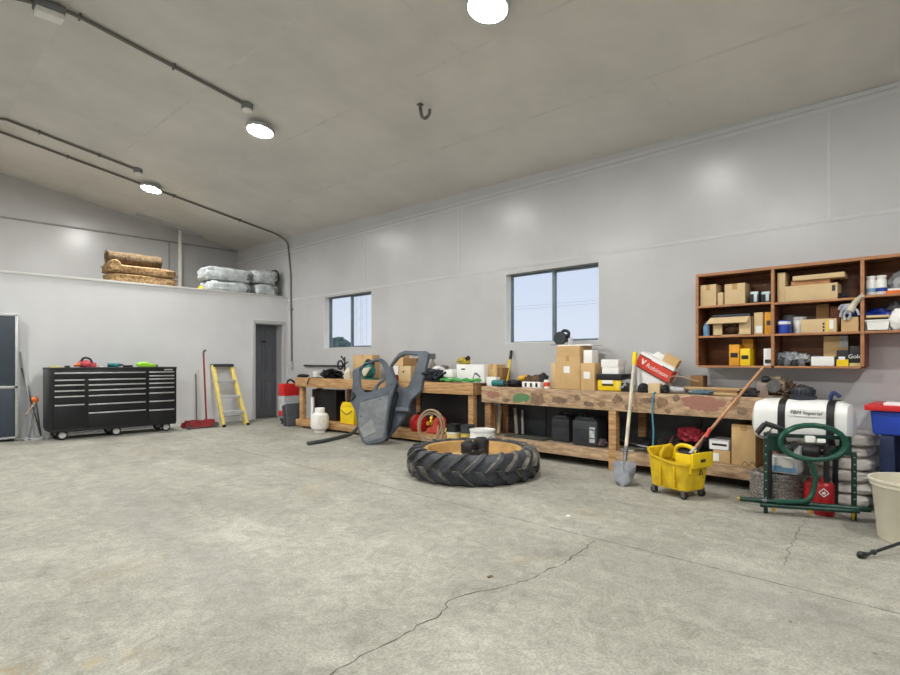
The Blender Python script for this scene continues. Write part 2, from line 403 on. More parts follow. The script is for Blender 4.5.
# long wall with two window openings
W2 = (3.468, 4.962, 1.508, 2.502); W1 = (8.10, 9.66, 1.508, 2.545)
b = MB()
def cells(y0, y1, z0, z1): b.box(WX, WX+.2, y0, y1, z0, z1)
cells(FY, W2[0], 0, 4.3); cells(W2[1], W1[0], 0, 4.3); cells(W1[1], BY+.2, 0, 4.3)
for w in (W2, W1): cells(w[0], w[1], 0, w[2]); cells(w[0], w[1], w[3], 4.3)
b.mi = 1
for z in (2.60, 3.665):                      # taped sheet joints
    b.box(WX-.003, WX+.01, FY, BY, z-.018, z+.018)
for y in (1.04, -1.4, 5.9, 8.3, 10.75): b.box(WX-.0022, WX+.011, y-.015, y+.015, 2.621, 3.644)
b.box(WX-.012, WX+.01, FY, BY, 3.70, 3.74)
struct(b.build('wall_right', [WALL, SEAM]))
for i, w in ((1, W1), (2, W2)):
    y0, y1, z0, z1 = w; x0 = WX+.12; x1 = WX+.17; t = .022; b = MB()
    b.box(x0, x1, y0, y1, z0, z0+t); b.box(x0, x1, y0, y1, z1-t, z1); b.box(x0, x1, y0, y0+t, z0, z1); b.box(x0, x1, y1-t, y1, z0, z1)
    ym = (y0+y1)/2; b.box(x0-.01, x1-.01, ym-.022, ym+.022, z0, z1, .004)
    b.box(x0-.008, x0+.03, y0+t, ym, z0+t, z0+t+.016); b.box(x0-.008, x0+.03, y0+t, ym, z1-t-.016, z1-t); b.box(x0-.008, x0+.03, y0+t, y0+t+.016, z0+t, z1-t)
    wf = struct(b.build('window_%d' % i, FRAMEM))
    g = MB(); g.box(x0+.03, x0+.034, y0+t, y1-t, z0+t, z1-t); g.build('pane', GLASS, wf)
    b = MB(); b.box(WX-.002, x0, y0, y1, z0, z0+.006); b.build('sill', WHITE, wf)
    b = MB(); b.box(WX-.001, x0, y1-.006, y1, z0, z1); b.box(WX-.001, x0, y0, y0+.006, z0, z1); b.build('jamb_liner', WHITE, wf)

# ceiling: two slopes meeting at a ridge
def slab(xa, xb, ya, yb, th=.12):
    b = MB(); q = [(xa, ya), (xb, ya), (xb, yb), (xa, yb)]
    vs = [(x, y, zc(x, y)) for x, y in q]+[(x, y, zc(x, y)+th) for x, y in q]
    b.add(vs, [[0, 3, 2, 1], [4, 5, 6, 7], [0, 1, 5, 4], [1, 2, 6, 5], [2, 3, 7, 6], [3, 0, 4, 7]]); return b
b = slab(RX, WX+.1, FY-.1, BY+.1); b.mi = 1
def cstrip(x0, y0, x1, y1, w):
    dx, dy = x1-x0, y1-y0; l = math.hypot(dx, dy); nx, ny = -dy/l*w/2, dx/l*w/2; d = .0010
    b.add([(x, y, zc(x, y)-d) for x, y in [(x0+nx, y0+ny), (x1+nx, y1+ny), (x1-nx, y1-ny), (x0-nx, y0-ny)]], [[0, 1, 2, 3]])
cstrip(5.15, FY, 5.15, BY, .035); cstrip(3.93, FY, 3.93, BY, .03); cstrip(2.71, FY, 2.71, BY, .03)
for y, xa, xb in [(2.3, 5.15, WX), (4.7, 3.93, 5.15), (6.0, 5.15, WX), (8.6, 3.93, 5.15), (3.6, 2.71, 3.93), (9.9, 5.15, WX), (7.3, 2.71, 3.93)]: cstrip(xa, y, xb, y, .02)
for y in (0, 2.44, 4.88, 7.32, 9.76): cstrip(RX, y, 2.71, y, .02)
struct(b.build('ceiling', [CEIL, CSEAM]))
b = slab(LX-.1, RX, FY-.1, BY+.1); struct(b.build('ceiling_left', CEIL))
b = MB(); b.box(LX-.2, LX, FY, BY+.2, 0, 4.3); struct(b.build('wall_left', WALL))
def gable(y0, y1, name, mat):
    b = MB(); p = [(LX-.2, 0), (WX+.05, 0), (WX+.05, zc(WX, y0)+.02), (RX, zc(RX, y0)+.05), (LX-.2, zc(LX, y0)+.02)]
    n = len(p); b.add([(x, y0, z) for x, z in p]+[(x, y1, z) for x, z in p], [list(range(n)), list(range(2*n-1, n-1, -1))]+[[i, (i+1) % n, (i+1) % n+n, i+n] for i in range(n)])
    return b, name, mat
b, n_, m_ = gable(BY, BY+.15, 'wall_back', WALL); struct(b.build(n_, m_))
b, n_, m_ = gable(FY-.15, FY, 'wall_front', WALL); struct(b.build(n_, m_))
b = MB(); b.box(LX, WX, BY-.03, BY, 4.02, 4.05); b.box(4.67, 4.70, BY-.012, BY, 2.66, 4.02)
struct(b.build('trim_1', TRIMG))

# partition below the loft, with a doorway against the long wall
DX0, DX1, DZ = 5.555, 6.20, 2.06
b = MB(); b.box(LX, DX0, PY, PY+.12, 0, 2.64); b.box(DX0, DX1, PY, PY+.12, DZ, 2.64); b.box(DX1, WX, PY, PY+.12, 0, 2.64)
struct(b.build('wall_partition', PART))
b = MB(); b.box(LX, WX, PY-.012, PY+.14, 2.64, 2.688, .004); struct(b.build('trim_2', pm('loft_cap_paint', (214, 214, 212), .5, var=.02)))
b = MB(); b.box(LX, WX, PY+.12, BY, 2.56, 2.66); struct(b.build('floor_loft', pm('loft_deck', (150, 140, 122), .8)))
b = MB(); c = .066
b.box(DX0-c, DX0, PY-.018, PY, 0, DZ+c, .004); b.box(DX1, DX1+c, PY-.018, PY, 0, DZ+c, .004); b.box(DX0, DX1, PY-.018, PY, DZ, DZ+c, .004)
b.box(DX0-.004, DX0+.012, PY, PY+.26, 0, DZ); b.box(DX1-.012, DX1+.004, PY, PY+.26, 0, DZ); b.box(DX0, DX1, PY, PY+.26, DZ-.012, DZ+.004)
struct(b.build('trim_3', pm('door_casing_paint', (196, 197, 198), .45, var=.02)))
b = MB(); yd = PY+.26
b.box(DX0+.013, DX1-.013, yd, yd+.04, .012, DZ-.014)
w = (DX1-DX0)-.026
for cx in (.28, .72):
    for z0, z1 in ((.20, .82), (1.0, 1.62), (1.74, 1.94)):
        xa = DX0+.013+w*cx-.095; xb = xa+.19
        b.prism([(xa-.02, z0-.02), (xb+.02, z0-.02), (xb+.02, z1+.02), (xa-.02, z1+.02)], (0, yd-.006, 0), (1, 0, 0), (0, 0, 1), .016, [[(xa, z0), (xb, z0), (xb, z1), (xa, z1)]]); b.box(xa+.035, xb-.035, yd-.016, yd, z0+.04, z1-.04, .008)
dr1 = struct(b.build('door_1', DOORM))
b = MB(); b.cyl((DX0+.075, yd, .96), (DX0+.075, yd-.05, .96), .012); b.blob((DX0+.075, yd-.06, .96), (.028, .024, .028), amp=0); b.build('door_knob', STEEL, dr1)
b = MB(); b.box(5.82, 5.94, yd-.024, yd-.021, 1.655, 1.70); plabel(b.build('nameplate', BLACK, dr1), 'small black plate on the grey door')

# ------------------------------------------------------------------ lamps, conduits and boxes on the ceiling
LED = emis("lamp_diffuser", (1., .985, .95), 430.)
LAMPS = [(3.52, 2.95, 'round lit ceiling lamp nearest the camera, at the top edge of the photo'), (3.50, 6.86, 'round lit ceiling lamp in the middle of the slope, beside the conduit end box'),
         (3.46, 10.95, 'round lit ceiling lamp above the loft front, farthest from the camera'), (3.5, -1.0, 'unseen round ceiling lamp added behind the camera'),  # from the one behind the camera on: unseen lamps added to light the room
         (-.9, -1.0, 'unseen round lamp added on the left slope behind the camera'), (-.9, 2.95, 'unseen round lamp added on the left slope level with the camera'),
         (-.9, 6.86, 'unseen round lamp added on the left slope halfway down the hall'), (-.9, 10.95, 'unseen round lamp added on the left slope over the loft front')]
proto = None
for x, y, lab in LAMPS:
    if proto is None:
        proto = thing('ceiling_lamp', lab, 'ceiling lamp', (0, 0, 0), group='round ceiling lamps')
        b = MB(); b.lathe([(0, .06), (.05, .06), (.06, .02), (.17, .0), (.185, -.012), (.185, -.05), (.165, -.052), (.16, -.034), (0, -.034)], n=36); b.build('housing', LGREY, proto, local=True)
        b = MB(); b.lathe([(.158, -.034), (.157, -.044), (.11, -.05), (.05, -.053), (0, -.054)], n=36); b.build('diffuser', LED, proto, local=True)
        o = proto
    else: o = dup(proto, (0, 0, 0), label=lab)
    o.location = (x, y, zc(x, y)-.055); o.rotation_euler = (0, math.atan(.174) if x > RX else -math.atan(.174), 0)
def cpath(pts, d=.025): return [Vector((x, y, zc(x, y)-d)) for x, y in pts]
def clip_(b, x, y):
    z = zc(x, y); b.box(x-.008, x+.008, y-.04, y+.04, z-.05, z+.0)
def conduit(name, pts, clips, label, extra=None):
    t = thing(name, label, 'conduit', pts[0], group='grey conduits on the ceiling')
    b = MB(); b.tube(pts, .019, 10); b.build('pipe', CONDM, t)
    for x, y in clips:
        b = MB(); clip_(b, x, y); b.build('strap', STEELD, t)
    return t
yA = 6.54
ridge = [Vector((-3.6, yA, zc(-3.6, yA)-.025)), Vector((RX-.12, yA, zc(RX-.12, yA)-.025)), Vector((RX, yA, zc(RX, yA)-.035)), Vector((RX+.12, yA, zc(RX+.12, yA)-.025)), Vector((3.10, yA, zc(3.10, yA)-.025))]
conduit('conduit', ridge, [(1.22, yA), (1.4, yA), (2.3, yA)], 'grey conduit crossing the ridge at upper left, ending beside the middle lamp')
yB = 10.42
conduit('conduit', cpath([(-3.6, yB), (RX, yB), (3.02, yB)]), [(1.7, yB), (2.5, yB)], 'thin conduit over the loft front ending at a small box')
yC = 11.10; zt = zc(WX, yC)
pts = cpath([(-3.6, yC), (RX, yC), (5.9, yC)])+smooth([(5.95, yC, zc(5.95, yC)-.026), (6.16, yC, zt-.03), (6.265, yC-.05, zt-.15), (6.285, yC-.08, zt-.4), (6.288, 10.95, 3.2)], 6)+[Vector((6.288, 10.9, 1.22))]
tC = conduit('conduit', pts, [(2.2, yC), (3.9, yC), (5.2, yC)], 'longest conduit, running along the loft front and down the wall by the doorway')
b = MB(); b.box(6.262, 6.30, 10.86, 10.94, 2.38, 2.40); b.build('strap', STEELD, tC)
b = MB(); b.box(6.25, 6.309, 10.86, 10.94, 1.10, 1.24, .006); tag(b.build('switch_box', LGREY), 'small grey switch box at the bottom of the wall conduit', 'switch box')
def jbox(x, y, lab, lit=False):
    t = thing('junction_box', lab, 'junction box', (x, y, zc(x, y)-.09), group='junction boxes on the ceiling conduits')
    b = MB(); b.lathe([(0, .095), (.07, .095), (.07, .02), (.062, .015), (0, .015)], n=24); b.build('body', MGREY, t, local=True)
    b = MB(); b.lathe([(.058, .015), (.058, -.004), (.045, -.014), (0, -.016)], n=24); b.build('cover', WHITE, t, local=True)
jbox(3.16, yA, 'junction box with white cover ending the ridge conduit, by the middle lamp')
jbox(3.08, yB, 'small junction box at the end of the thin conduit, over the far lamp')
t = thing('bulkhead_light', 'unlit white bulkhead light hanging on the conduit at the ridge', 'light', (1.14, yA, zc(1.14, yA)-.14))
b = MB(); b.box(1.02, 1.27, yA-.08, yA+.08, t.location.z+.06, t.location.z+.13, .01); b.build('body', MGREY, t)
b = MB(); b.box(1.03, 1.26, yA-.07, yA+.07, t.location.z, t.location.z+.06, .02); b.build('lens', WHITE, t)
p = fl; x, y = 4.30, 4.62
t = thing('ceiling_hook', 'dark metal hook bracket on the ceiling between the two near lamps', 'hook', (x, y, zc(x, y)-.16))
z = zc(x, y); b = MB(); b.box(x-.03, x+.03, y-.03, y+.03, z-.012, z+.001, .003); b.build('plate', STEELD, t)
b = MB(); b.tube(smooth([(x, y, z-.01), (x+.005, y, z-.07), (x+.02, y-.01, z-.14), (x+.05, y-.04, z-.155), (x+.075, y-.07, z-.11), (x+.06, y-.09, z-.06)], 5), .019, 8); b.build('hook', STEELD, t)
b = MB(); yy = 13.25; xa, xb = ony(137, 214, yy).x, ony(203, 232, yy).x
def tilt(b, xa, xb, y0, y1, d0, d1):
    b.add([(x, y, zc(x, y)-d) for d in (d0, d1) for x, y in ((xa, y0), (xb, y0), (xb, y1), (xa, y1))], [[0, 1, 2, 3], [4, 7, 6, 5], [0, 4, 5, 1], [1, 5, 6, 2], [2, 6, 7, 3], [3, 7, 4, 0]])
tilt(b, xa, xb, yy-.06, yy+.06, .0, .05)
o = tag(b.build('strip_light', LGREY), 'unlit grey strip light on the ceiling above the loft post', 'light')
xp = ony(181, 240, 13.28).x
b = MB(); b.box(xp-.03, xp+.03, 13.32, 13.38, 2.66, zc(xp, 13.35)-.003, .006); tag(b.build('loft_post', WHITE), 'slim grey post standing on the loft between the straw rolls and wrapped bundles', 'post')

# ------------------------------------------------------------------ things on the loft
def roll(x0, x1, y, z, r, mat, lab, sq=1.):
    t = thing('straw_mat_roll', lab, 'mat roll', ((x0+x1)/2, y, z), group='straw mat rolls on the loft')
    b = MB(); n = 26; prof = [(r*.0, x0), (r*.55, x0-.01), (r*.9, x0-.005), (r, x0+.03)]
    for i in range(1, 12): prof.append((r*(1+.03*math.sin(i*1.7)), x0+(x1-x0)*i/12))
    prof += [(r, x1-.03), (r*.9, x1+.005), (r*.55, x1+.01), (0, x1)]
    b.lathe([(q, s) for q, s in prof], (0, y, z+r*sq), n, axis='x'); b.V = [Vector((v.x, v.y+.012*noise.noise(v*5), z+(v.z-z)*1+.012*noise.noise(v*5+Vector((3, 1, 2))))) for v in b.V]
    for v in b.V: v.z = max(v.z, z+.004)
    b.build('mat', mat, t)
    b = MB(); sp = [Vector((x0-.012, y+math.cos(a)*(.02+.0135*a*r/.16*.75), z+r+math.sin(a)*(.02+.0135*a*r/.16*.75))) for a in [i*.35 for i in range(42)]]
    b.tube(sp, .006, 5); plabel(b.build('spiral_end', BURLAPD, t), 'dark spiral of the rolled end')
    return t
YB = 11.47
a0, a1 = ony(104, 270, YB).x, ony(173, 270, YB).x
def slabroll(x0, x1, z0, z1, mat, lab, bulge=None):
    t = thing('straw_mat_fold', lab, 'straw mat', ((x0+x1)/2, YB, z0), group='straw mats on the loft')
    b = MB(); b.pillow(((x0+x1)/2, YB+.02, (z0+z1)/2), ((x1-x0)/2, .24, (z1-z0)/2), seed=z0*3, amp=.05, e=.25, n=26, ez=.42); b.build('mat', mat, t)
    if bulge:
        b = MB(); q = bulge; b.lathe([(0, -.22), (q*.8, -.23), (q, -.2), (q*1.02, .1), (q*.9, .2), (0, .2)], (x0+q+.02, YB, z1-.3*q), 24, axis='y'); b.build('rolled_edge', mat, t)
    return t
slabroll(a0+.03, a1, 2.66, 2.86, BURLAP, 'tan folded straw mat at the bottom of the loft stack')
slabroll(a0+.0, a1+.01, 2.845, 3.02, BURLAP, 'tan folded straw mat in the middle of the loft stack, with curled left edge', .105)
roll(ony(107, 256, YB).x, ony(160, 260, YB).x, YB, 3.02, .125, BURLAPD, 'dark brown rolled straw mat on top of the loft stack')
def bundle(u0, u1, v0, v1, y, z0, z1, mat, lab, seed, strap=False):
    xa, xb = ony(u0, 270, y).x, ony(u1, 270, y).x
    xb = min(xb, 6.2); t = thing('wrapped_bundle', lab, 'wrapped bundle', ((xa+xb)/2, y, z0), group='wrapped white bundles on the loft')
    b = MB(); b.pillow(((xa+xb)/2, y, (z0+z1)/2), ((xb-xa)/2, .27, (z1-z0)/2), seed=seed, amp=.06, e=.28, n=28, ez=.5); b.build('wrapped_block', mat, t)
    b = MB(); b.blob((xb-.08, y-.15, (z0+z1)/2), (.07, .14, (z1-z0)*.42), seed, .3, 3); b.build('loose_plastic', WRAPD, t)
    if strap:
        b = MB(); b.tube(smooth([(xb-.1, y-.28, z0+.02), (xb-.02, y-.29, (z0+z1)/2), (xb-.06, y-.25, z1), (xb-.04, y+.1, z1+.01)], 6), .022, 8); b.build('strap', BLACK, t)
YW = 11.56
bundle(204, 246, 277, 291, YW, 2.66, 2.93, WRAP, 'lower plastic-wrapped white bundle nearer the loft post', 2)
bundle(201, 247, 263, 278, YW, 2.915, 3.22, WRAP, 'upper plastic-wrapped white bundle nearer the loft post', 5)
bundle(250, 284, 280, 296, YW, 2.66, 2.95, WRAP, 'lower plastic-wrapped bundle in the corner by the conduit', 8)
bundle(248, 286, 267, 281, YW, 2.94, 3.26, WRAP, 'upper grey-white wrapped bundle in the corner with a dark strap', 11, True)
q = ony(201, 286, 11.32)
b = MB(); b.blob((q.x, 11.33, 2.715), (.06, .05, .05), 3, .25, 3, 2, .9); tag(b.build('yellow_rag', YELLOW), 'small yellow rag beside the wrapped bundles on the loft edge', 'rag')

# ------------------------------------------------------------------ helpers for stock shapes
def fr(u0, u1, v, x):                     # y range and height seen on a plane parallel to the long wall
    a, c = onx(u0, v, x), onx(u1, v, x); return c.y, a.y, (a.z+c.z)/2
def carton(lab, u0, u1, v, z0, x, d, mat, group=None, tape=True, sticker=None, name='cardboard_box', cat='box', yaw=0.):
    y0, y1, z1 = fr(u0, u1, v, x)
    t = thing(name, lab, cat, (x+d/2, (y0+y1)/2, z0), group=group)
    b = MB(); b.box(x, x+d, y0, y1, z0, z1, .004); b.build('carton', mat, t)
    if tape:
        ym = (y0+y1)/2; w = min(.025, (y1-y0)*.12); b = MB()
        b.box(x-.0012, x+d+.0012, ym-w, ym+w, z1-.001, z1+.0012); b.box(x-.0012, x+.001, ym-w, ym+w, z1-min(.06, (z1-z0)*.3), z1+.0012)
        b.build('tape', TAPE, t)
    if sticker:
        m, f0, f1, g0, g1 = sticker; b = MB(); yy = lambda f: y1-(y1-y0)*f; zz = lambda f: z0+(z1-z0)*f
        b.box(x-.0016, x+.001, yy(f1), yy(f0), zz(g0), zz(g1)); b.build('sticker', m, t)
    if yaw: t.rotation_euler = (0, 0, yaw)
    return t
def wheel(parent, p, r, w, ax='x', name='caster'):
    c = MB(); x, y, z = p
    c.box(x-.022, x+.022, y-.022, y+.022, z+r*.95, z+r*1.5, .003); c.box(x-w/2-.008, x-w/2, y-.018, y+.018, z, z+r*1.2); c.box(x+w/2, x+w/2+.008, y-.018, y+.018, z, z+r*1.2) if ax == 'x' else None
    k = c.build(name, STEEL, parent)
    b = MB(); b.lathe([(0, -w/2), (r*.92, -w/2), (r, -w/4), (r, w/4), (r*.92, w/2), (0, w/2)], (x, y, z), 22, axis=ax); b.build('wheel', BLACK, k)
    b = MB(); b.lathe([(0, -w/2-.006), (r*.62, -w/2-.006), (r*.68, -w/2), (r*.68, w/2), (r*.62, w/2+.006), (0, w/2+.006)], (x, y, z), 18, axis=ax); b.build('hub', LGREY, k)
    return k

# ------------------------------------------------------------------ left: locker, leaning bars, tool chest
t = thing('storage_locker', 'tall dark slate locker with silver edges at the left edge of the photo', 'locker', (1.0, 11.0, 0))
b = MB(); b.box(.5, 1.49, 10.85, 11.12, .05, 1.97, .006); b.build('body', SLATE, t)
for z0, z1 in ((.06, .82), (.865, 1.95)):
    b = MB(); b.box(.53, 1.455, 10.836, 10.852, z0, z1, .004); d = b.build('door', SLATE, t)
    b = MB(); b.box(.56, .585, 10.815, 10.84, (z0+z1)/2-.07, (z0+z1)/2+.07, .006); b.build('handle', ALU, d)
b = MB()
for x0, x1, z0, z1 in ((1.462, 1.498, .05, 1.98), (.495, .53, .05, 1.98), (.495, 1.498, 1.95, 1.985), (.495, 1.498, .822, .862), (.495, 1.498, .04, .07)): b.box(x0, x1, 10.83, 10.856, z0, z1, .003)
for x in (1.462,): b.box(x, x+.036, 10.85, 11.12, 1.95, 1.985)
b.box(1.478, 1.5, 10.85, 11.1, .04, .07); b.build('edge_trim', ALU, t)
for x in (.56, 1.43):
    for y in (10.88, 11.08):
        b = MB(); b.lathe([(.022, 0), (.022, .03), (.012, .05)], (x, y, 0), 12); b.build('foot', BLACK, t)
def bar(name, lab, cat, p0, p1, r, m, tip=None, grp=None):
    t = thing(name, lab, cat, p0, group=grp)
    p0, p1 = Vector(p0), Vector(p1); b = MB(); b.cyl(p0, p1, r, n=10); b.build('shaft', m, t)
    if tip: b = MB(); b.cyl(p1-(p1-p0).normalized()*.12, p1+(p1-p0).normalized()*.01, r*1.3, n=10); b.build('grip', tip, t)
    return t
pf = fl(35, 439); bar('steel_bar', 'longest pale steel bar leaning on the wall between locker and tool chest', 'bar', (pf.x, pf.y, .012), (ony(21, 352, 11.1).x, 11.11, ony(21, 352, 11.1).z), .014, LGREY)
pf = fl(42, 438); bar('steel_bar', 'shorter darker bar crossing behind the longest bar beside the locker', 'bar', (pf.x, pf.y+.05, .012), (ony(22, 368, 11.09).x, 11.115, ony(22, 368, 11.1).z), .012, STEELD)
pf = fl(21.5, 420, .2)
t = thing('floor_stand', 'low grey A-frame stand on the floor between locker and tool chest', 'stand', (1.66, 10.75, 0))
b = MB(); b.box(1.56, 1.86, 10.66, 10.70, .0, .045, .006); b.box(1.56, 1.86, 10.88, 10.92, 0, .045, .006); b.box(1.6, 1.63, 10.66, 10.92, .012, .04); b.box(1.79, 1.82, 10.66, 10.92, .012, .04); b.build('base', LGREY, t)
b = MB(); b.tube([(1.62, 10.68, .04), (1.72, 10.79, .62), (1.80, 10.9, .04)], .013, 8); b.build('upright', STEELD, t)
b = MB(); b.blob((1.70, 10.74, .64), (.045, .04, .05), 2, .2); plabel(b.build('head', ORANGE, t), 'rusty orange head'); b = MB(); b.cyl((1.57, 10.63, .42), (1.72, 10.74, .62), .012); b.build('handle', TAN, t)

t = thing('tool_chest', 'long black rolling tool chest with silver drawer pulls on the partition side', 'tool chest', (2.76, 10.69, 0))
X0, X1, Y0, Y1, Z0, Z1 = 1.84, 3.70, 10.40, 10.98, .155, 1.145
b = MB(); b.box(X0, X1, Y0, Y1, Z0, Z1-.03, .006); b.build('body', BLACKM, t)
b = MB(); b.box(X0-.005, X1+.005, Y0-.01, Y1, Z1-.035, Z1, .008); b.build('top', BLACK, t)
b = MB(); b.box(X0+.01, X1-.01, Y0-.004, Y1-.02, Z0-.03, Z0+.01, .004); b.build('plinth', BLACKM, t)
xx = lambda u: ony(u, 380, Y0).x
def bank(xa, xb, hz, zb):
    for i, z in enumerate(hz):
        zn = hz[i+1] if i+1 < len(hz) else zb
        b = MB(); b.box(xa, xb, Y0-.014, Y0+.002, zn+.016, z+.012, .004); d = b.build('drawer', BLACKM, t)
        b = MB(); b.box(xa+.004, xb-.004, Y0-.027, Y0-.012, z-.010, z+.011, .004); b.build('pull', ALU, d)
bank(xx(54), xx(145.6), [1.056], .955)
bank(xx(54), xx(84.5), [.945, .865, .775, .685, .55], .18)
bank(xx(88), xx(145.6), [.945, .86, .775, .685, .545, .405], .18)
bank(xx(148.6), xx(174), [1.056, .99, .935, .86, .785, .69, .545, .39], .18)
b = MB(); b.box(xx(164), xx(172.5), Y0-.012, Y0-.008, 1.085, 1.108, .002); plabel(b.build('badge', ALU, t), 'small silver badge at the top right corner')
for x in (xx(63), xx(117), xx(167)):
    for y in (Y0+.06, Y1-.09): wheel(t, (x, y, .075), .075, .045, ax='y')
def ctop(u): return ony(u, 366, 10.62).x
# things lying on the chest
x = ctop(85); t = thing('power_tool', 'red and pink power tool with black grip on the tool chest', 'power tool', (x, 10.62, Z1))
b = MB(); b.blob((x, 10.62, Z1+.06), (.10, .07, .062), 2, .15, 2, 3, .95); b.box(x+.05, x+.16, 10.58, 10.66, Z1+.002, Z1+.08, .02); b.build('body', PINK, t)
b = MB(); b.tube(smooth([(x-.06, 10.60, Z1+.10), (x-.02, 10.59, Z1+.155), (x+.06, 10.59, Z1+.14), (x+.10, 10.60, Z1+.07)]), .017, 8); b.build('grip', BLACK, t)
b = MB(); b.cyl((x-.08, 10.6, Z1+.05), (x-.16, 10.58, Z1+.03), .03, .02); b.build('nozzle', ORANGE, t)
x = ctop(147); t = thing('work_light', 'lime green tool lying at the right end of the tool chest', 'tool', (x, 10.62, Z1))
b = MB(); b.box(x-.16, x+.14, 10.57, 10.68, Z1+.002, Z1+.055, .02); b.blob((x-.06, 10.62, Z1+.055), (.11, .05, .035), 4, .1); b.build('body', LIME, t)
b = MB(); b.box(x+.12, x+.17, 10.58, 10.67, Z1+.004, Z1+.04, .01); b.build('end_cap', BLACK, t)
x = ctop(114); t = thing('cordless_drill', 'black and teal drill lying in the middle of the tool chest', 'drill', (x, 10.64, Z1))
b = MB(); b.cyl((x-.09, 10.64, Z1+.04), (x+.07, 10.62, Z1+.04), .038); b.box(x-.02, x+.03, 10.52, 10.64, Z1+.004, Z1+.05, .015); b.build('body', TEAL, t)
b = MB(); b.cyl((x+.07, 10.62, Z1+.04), (x+.14, 10.61, Z1+.04), .026, .012); b.build('chuck', BLACK, t)
x = ctop(126); b = MB(); b.box(x-.05, x+.09, 10.55, 10.63, Z1+.0, Z1+.035, .01); tag(b.build('battery_pack', BLACK), 'flat black battery pack between the teal drill and the lime tool', 'battery')
x = ctop(58); b = MB(); b.box(x-.12, x+.04, 10.56, 10.66, Z1, Z1+.018, .006); b.box(x-.1, x+.0, 10.58, 10.64, Z1+.018, Z1+.03, .006); tag(b.build('notepad', pm('pale_yellow', (220, 214, 150), .7)), 'pale yellow pad at the left end of the tool chest', 'pad')
x = ctop(66); b = MB(); b.box(x-.02, x+.05, 10.58, 10.63, Z1, Z1+.03, .008); tag(b.build('tape_measure', BLACK), 'small black tape measure beside the pale yellow pad', 'tape measure')
x = ctop(102); b = MB(); b.box(x-.05, x+.02, 10.58, 10.66, Z1, Z1+.022, .006); tag(b.build('parts_tray', PAPER), 'small white tray right of the red power tool', 'tray')

# floor jack
t = thing('floor_jack', 'red trolley jack with a tall upright handle by the partition', 'jack', (4.12, 10.5, 0))
b = MB()
for y in (10.40, 10.60): b.prism([(0, .03), (.60, .03), (.62, .09), (.45, .13), (.2, .15), (.02, .10)], (3.84, y, 0), (1, 0, 0), (0, 0, 1), .02)
b.box(3.9, 4.42, 10.41, 10.59, .05, .075); b.box(4.25, 4.4, 10.42, 10.58, .07, .15, .01); b.build('frame', REDD, t)
b = MB(); b.prism([(.05, .07), (.4, .10), (.42, .14), (.05, .13)], (3.86, 10.5, 0), (1, 0, 0), (0, 0, 1), .07); b.lathe([(0, 0), (.05, 0), (.055, .02), (0, .022)], (3.93, 10.5, .13), 16); b.build('lift_arm', REDD, t)
for x, r in ((3.90, .035), (4.40, .05)):
    for y in (10.375, 10.625): b = MB(); b.lathe([(0, -.015), (r, -.015), (r, .015), (0, .015)], (x, y, r), 18, axis='y'); b.build('wheel', STEELD, t)
ph = ony(203.5, 351, 10.62)
b = MB(); b.cyl((4.28, 10.52, .13), (ph.x, 10.62, ph.z-.05), .016); b.build('handle', REDD, t)
b = MB(); b.tube(smooth([(ph.x, 10.62, ph.z-.06), (ph.x+.01, 10.62, ph.z), (ph.x+.045, 10.62, ph.z+.01)]), .019, 8); b.build('grip', STEELD, t)
q = ony(196, 374, 11.09); pf = ony(197, 421, 10.99)
bar('steel_rod', 'thin grey rod leaning on the partition behind the red jack', 'rod', (pf.x, 10.99, .010), (q.x, 11.105, q.z), .011, STEELD)

# step ladder, folded and leaning on the partition
A, B_ = fl(223.5, 427), fl(245, 424.5); TA, TB = ony(213, 370, 11.03), ony(231, 369, 11.03)
t = thing('step_ladder', 'yellow folding step ladder with a dark top leaning on the partition', 'ladder', ((A+B_)/2).to_tuple())
def rail(p, q, nm, m=FIBER, w=.032, d=.03):
    b = MB(); p, q = Vector(p), Vector(q); ax = (q-p).normalized(); L_ = (q-p).length; sx = Vector((1, 0, 0)); sx = (sx-ax*sx.dot(ax)).normalized(); sy = ax.cross(sx)
    b.M = Matrix((( sx.x, sy.x, ax.x, p.x), (sx.y, sy.y, ax.y, p.y), (sx.z, sy.z, ax.z, p.z), (0, 0, 0, 1)))
    b.box(-w, w, -d, d, 0, L_, .004); o = b.build(nm, m, t); return o
A = Vector((A.x, A.y, .0)); B_ = Vector((B_.x, A.y+.0, .0)); TA.z = TB.z = 1.16
rl = [rail(A, TA, 'rail'), rail(B_, TB, 'rail')]
dy = Vector((0, .13, 0))
rail(A+dy+Vector((.03, 0, 0)), TA+Vector((.0, .05, -.04)), 'rear_rail', w=.014, d=.018); rail(B_+dy+Vector((.0, 0, 0)), TB+Vector((0, .05, -.04)), 'rear_rail', w=.014, d=.018)
for f in (.22, .47, .73):
    p, q = A+(TA-A)*f, B_+(TB-B_)*f
    b = MB(); b.box(p.x+.015, q.x-.015, p.y-.06, p.y+.035, p.z-.025, p.z+.025, .004); b.build('step', LGREY, t)
p, q = A+(TA-A)*.22, B_+(TB-B_)*.22
b = MB(); b.cyl(p+Vector((.09, 0, 0)), A+(TA-A)*.1+Vector((.02, 0, 0)), .008, n=8); b.cyl(q-Vector((.09, 0, 0)), B_+(TB-B_)*.1-Vector((.02, 0, 0)), .008, n=8); b.build('brace', ALU, t)
for f in (.15, .45, .75):
    p, q = A+dy+(TA-A-dy)*f, B_+dy+(TB-B_-dy)*f; b = MB(); b.cyl(p, q, .009, n=8); b.build('rear_brace', ALU, t)
b = MB(); b.box(TA.x-.015, TB.x+.03, TA.y-.07, 11.13, 1.135, 1.19, .012); b.build('top_cap', DGREY, t)
for p in (A, B_): b = MB(); b.box(p.x-.028, p.x+.028, p.y-.04, p.y+.035, 0, .045, .006); b.build('foot', BLACK, t)

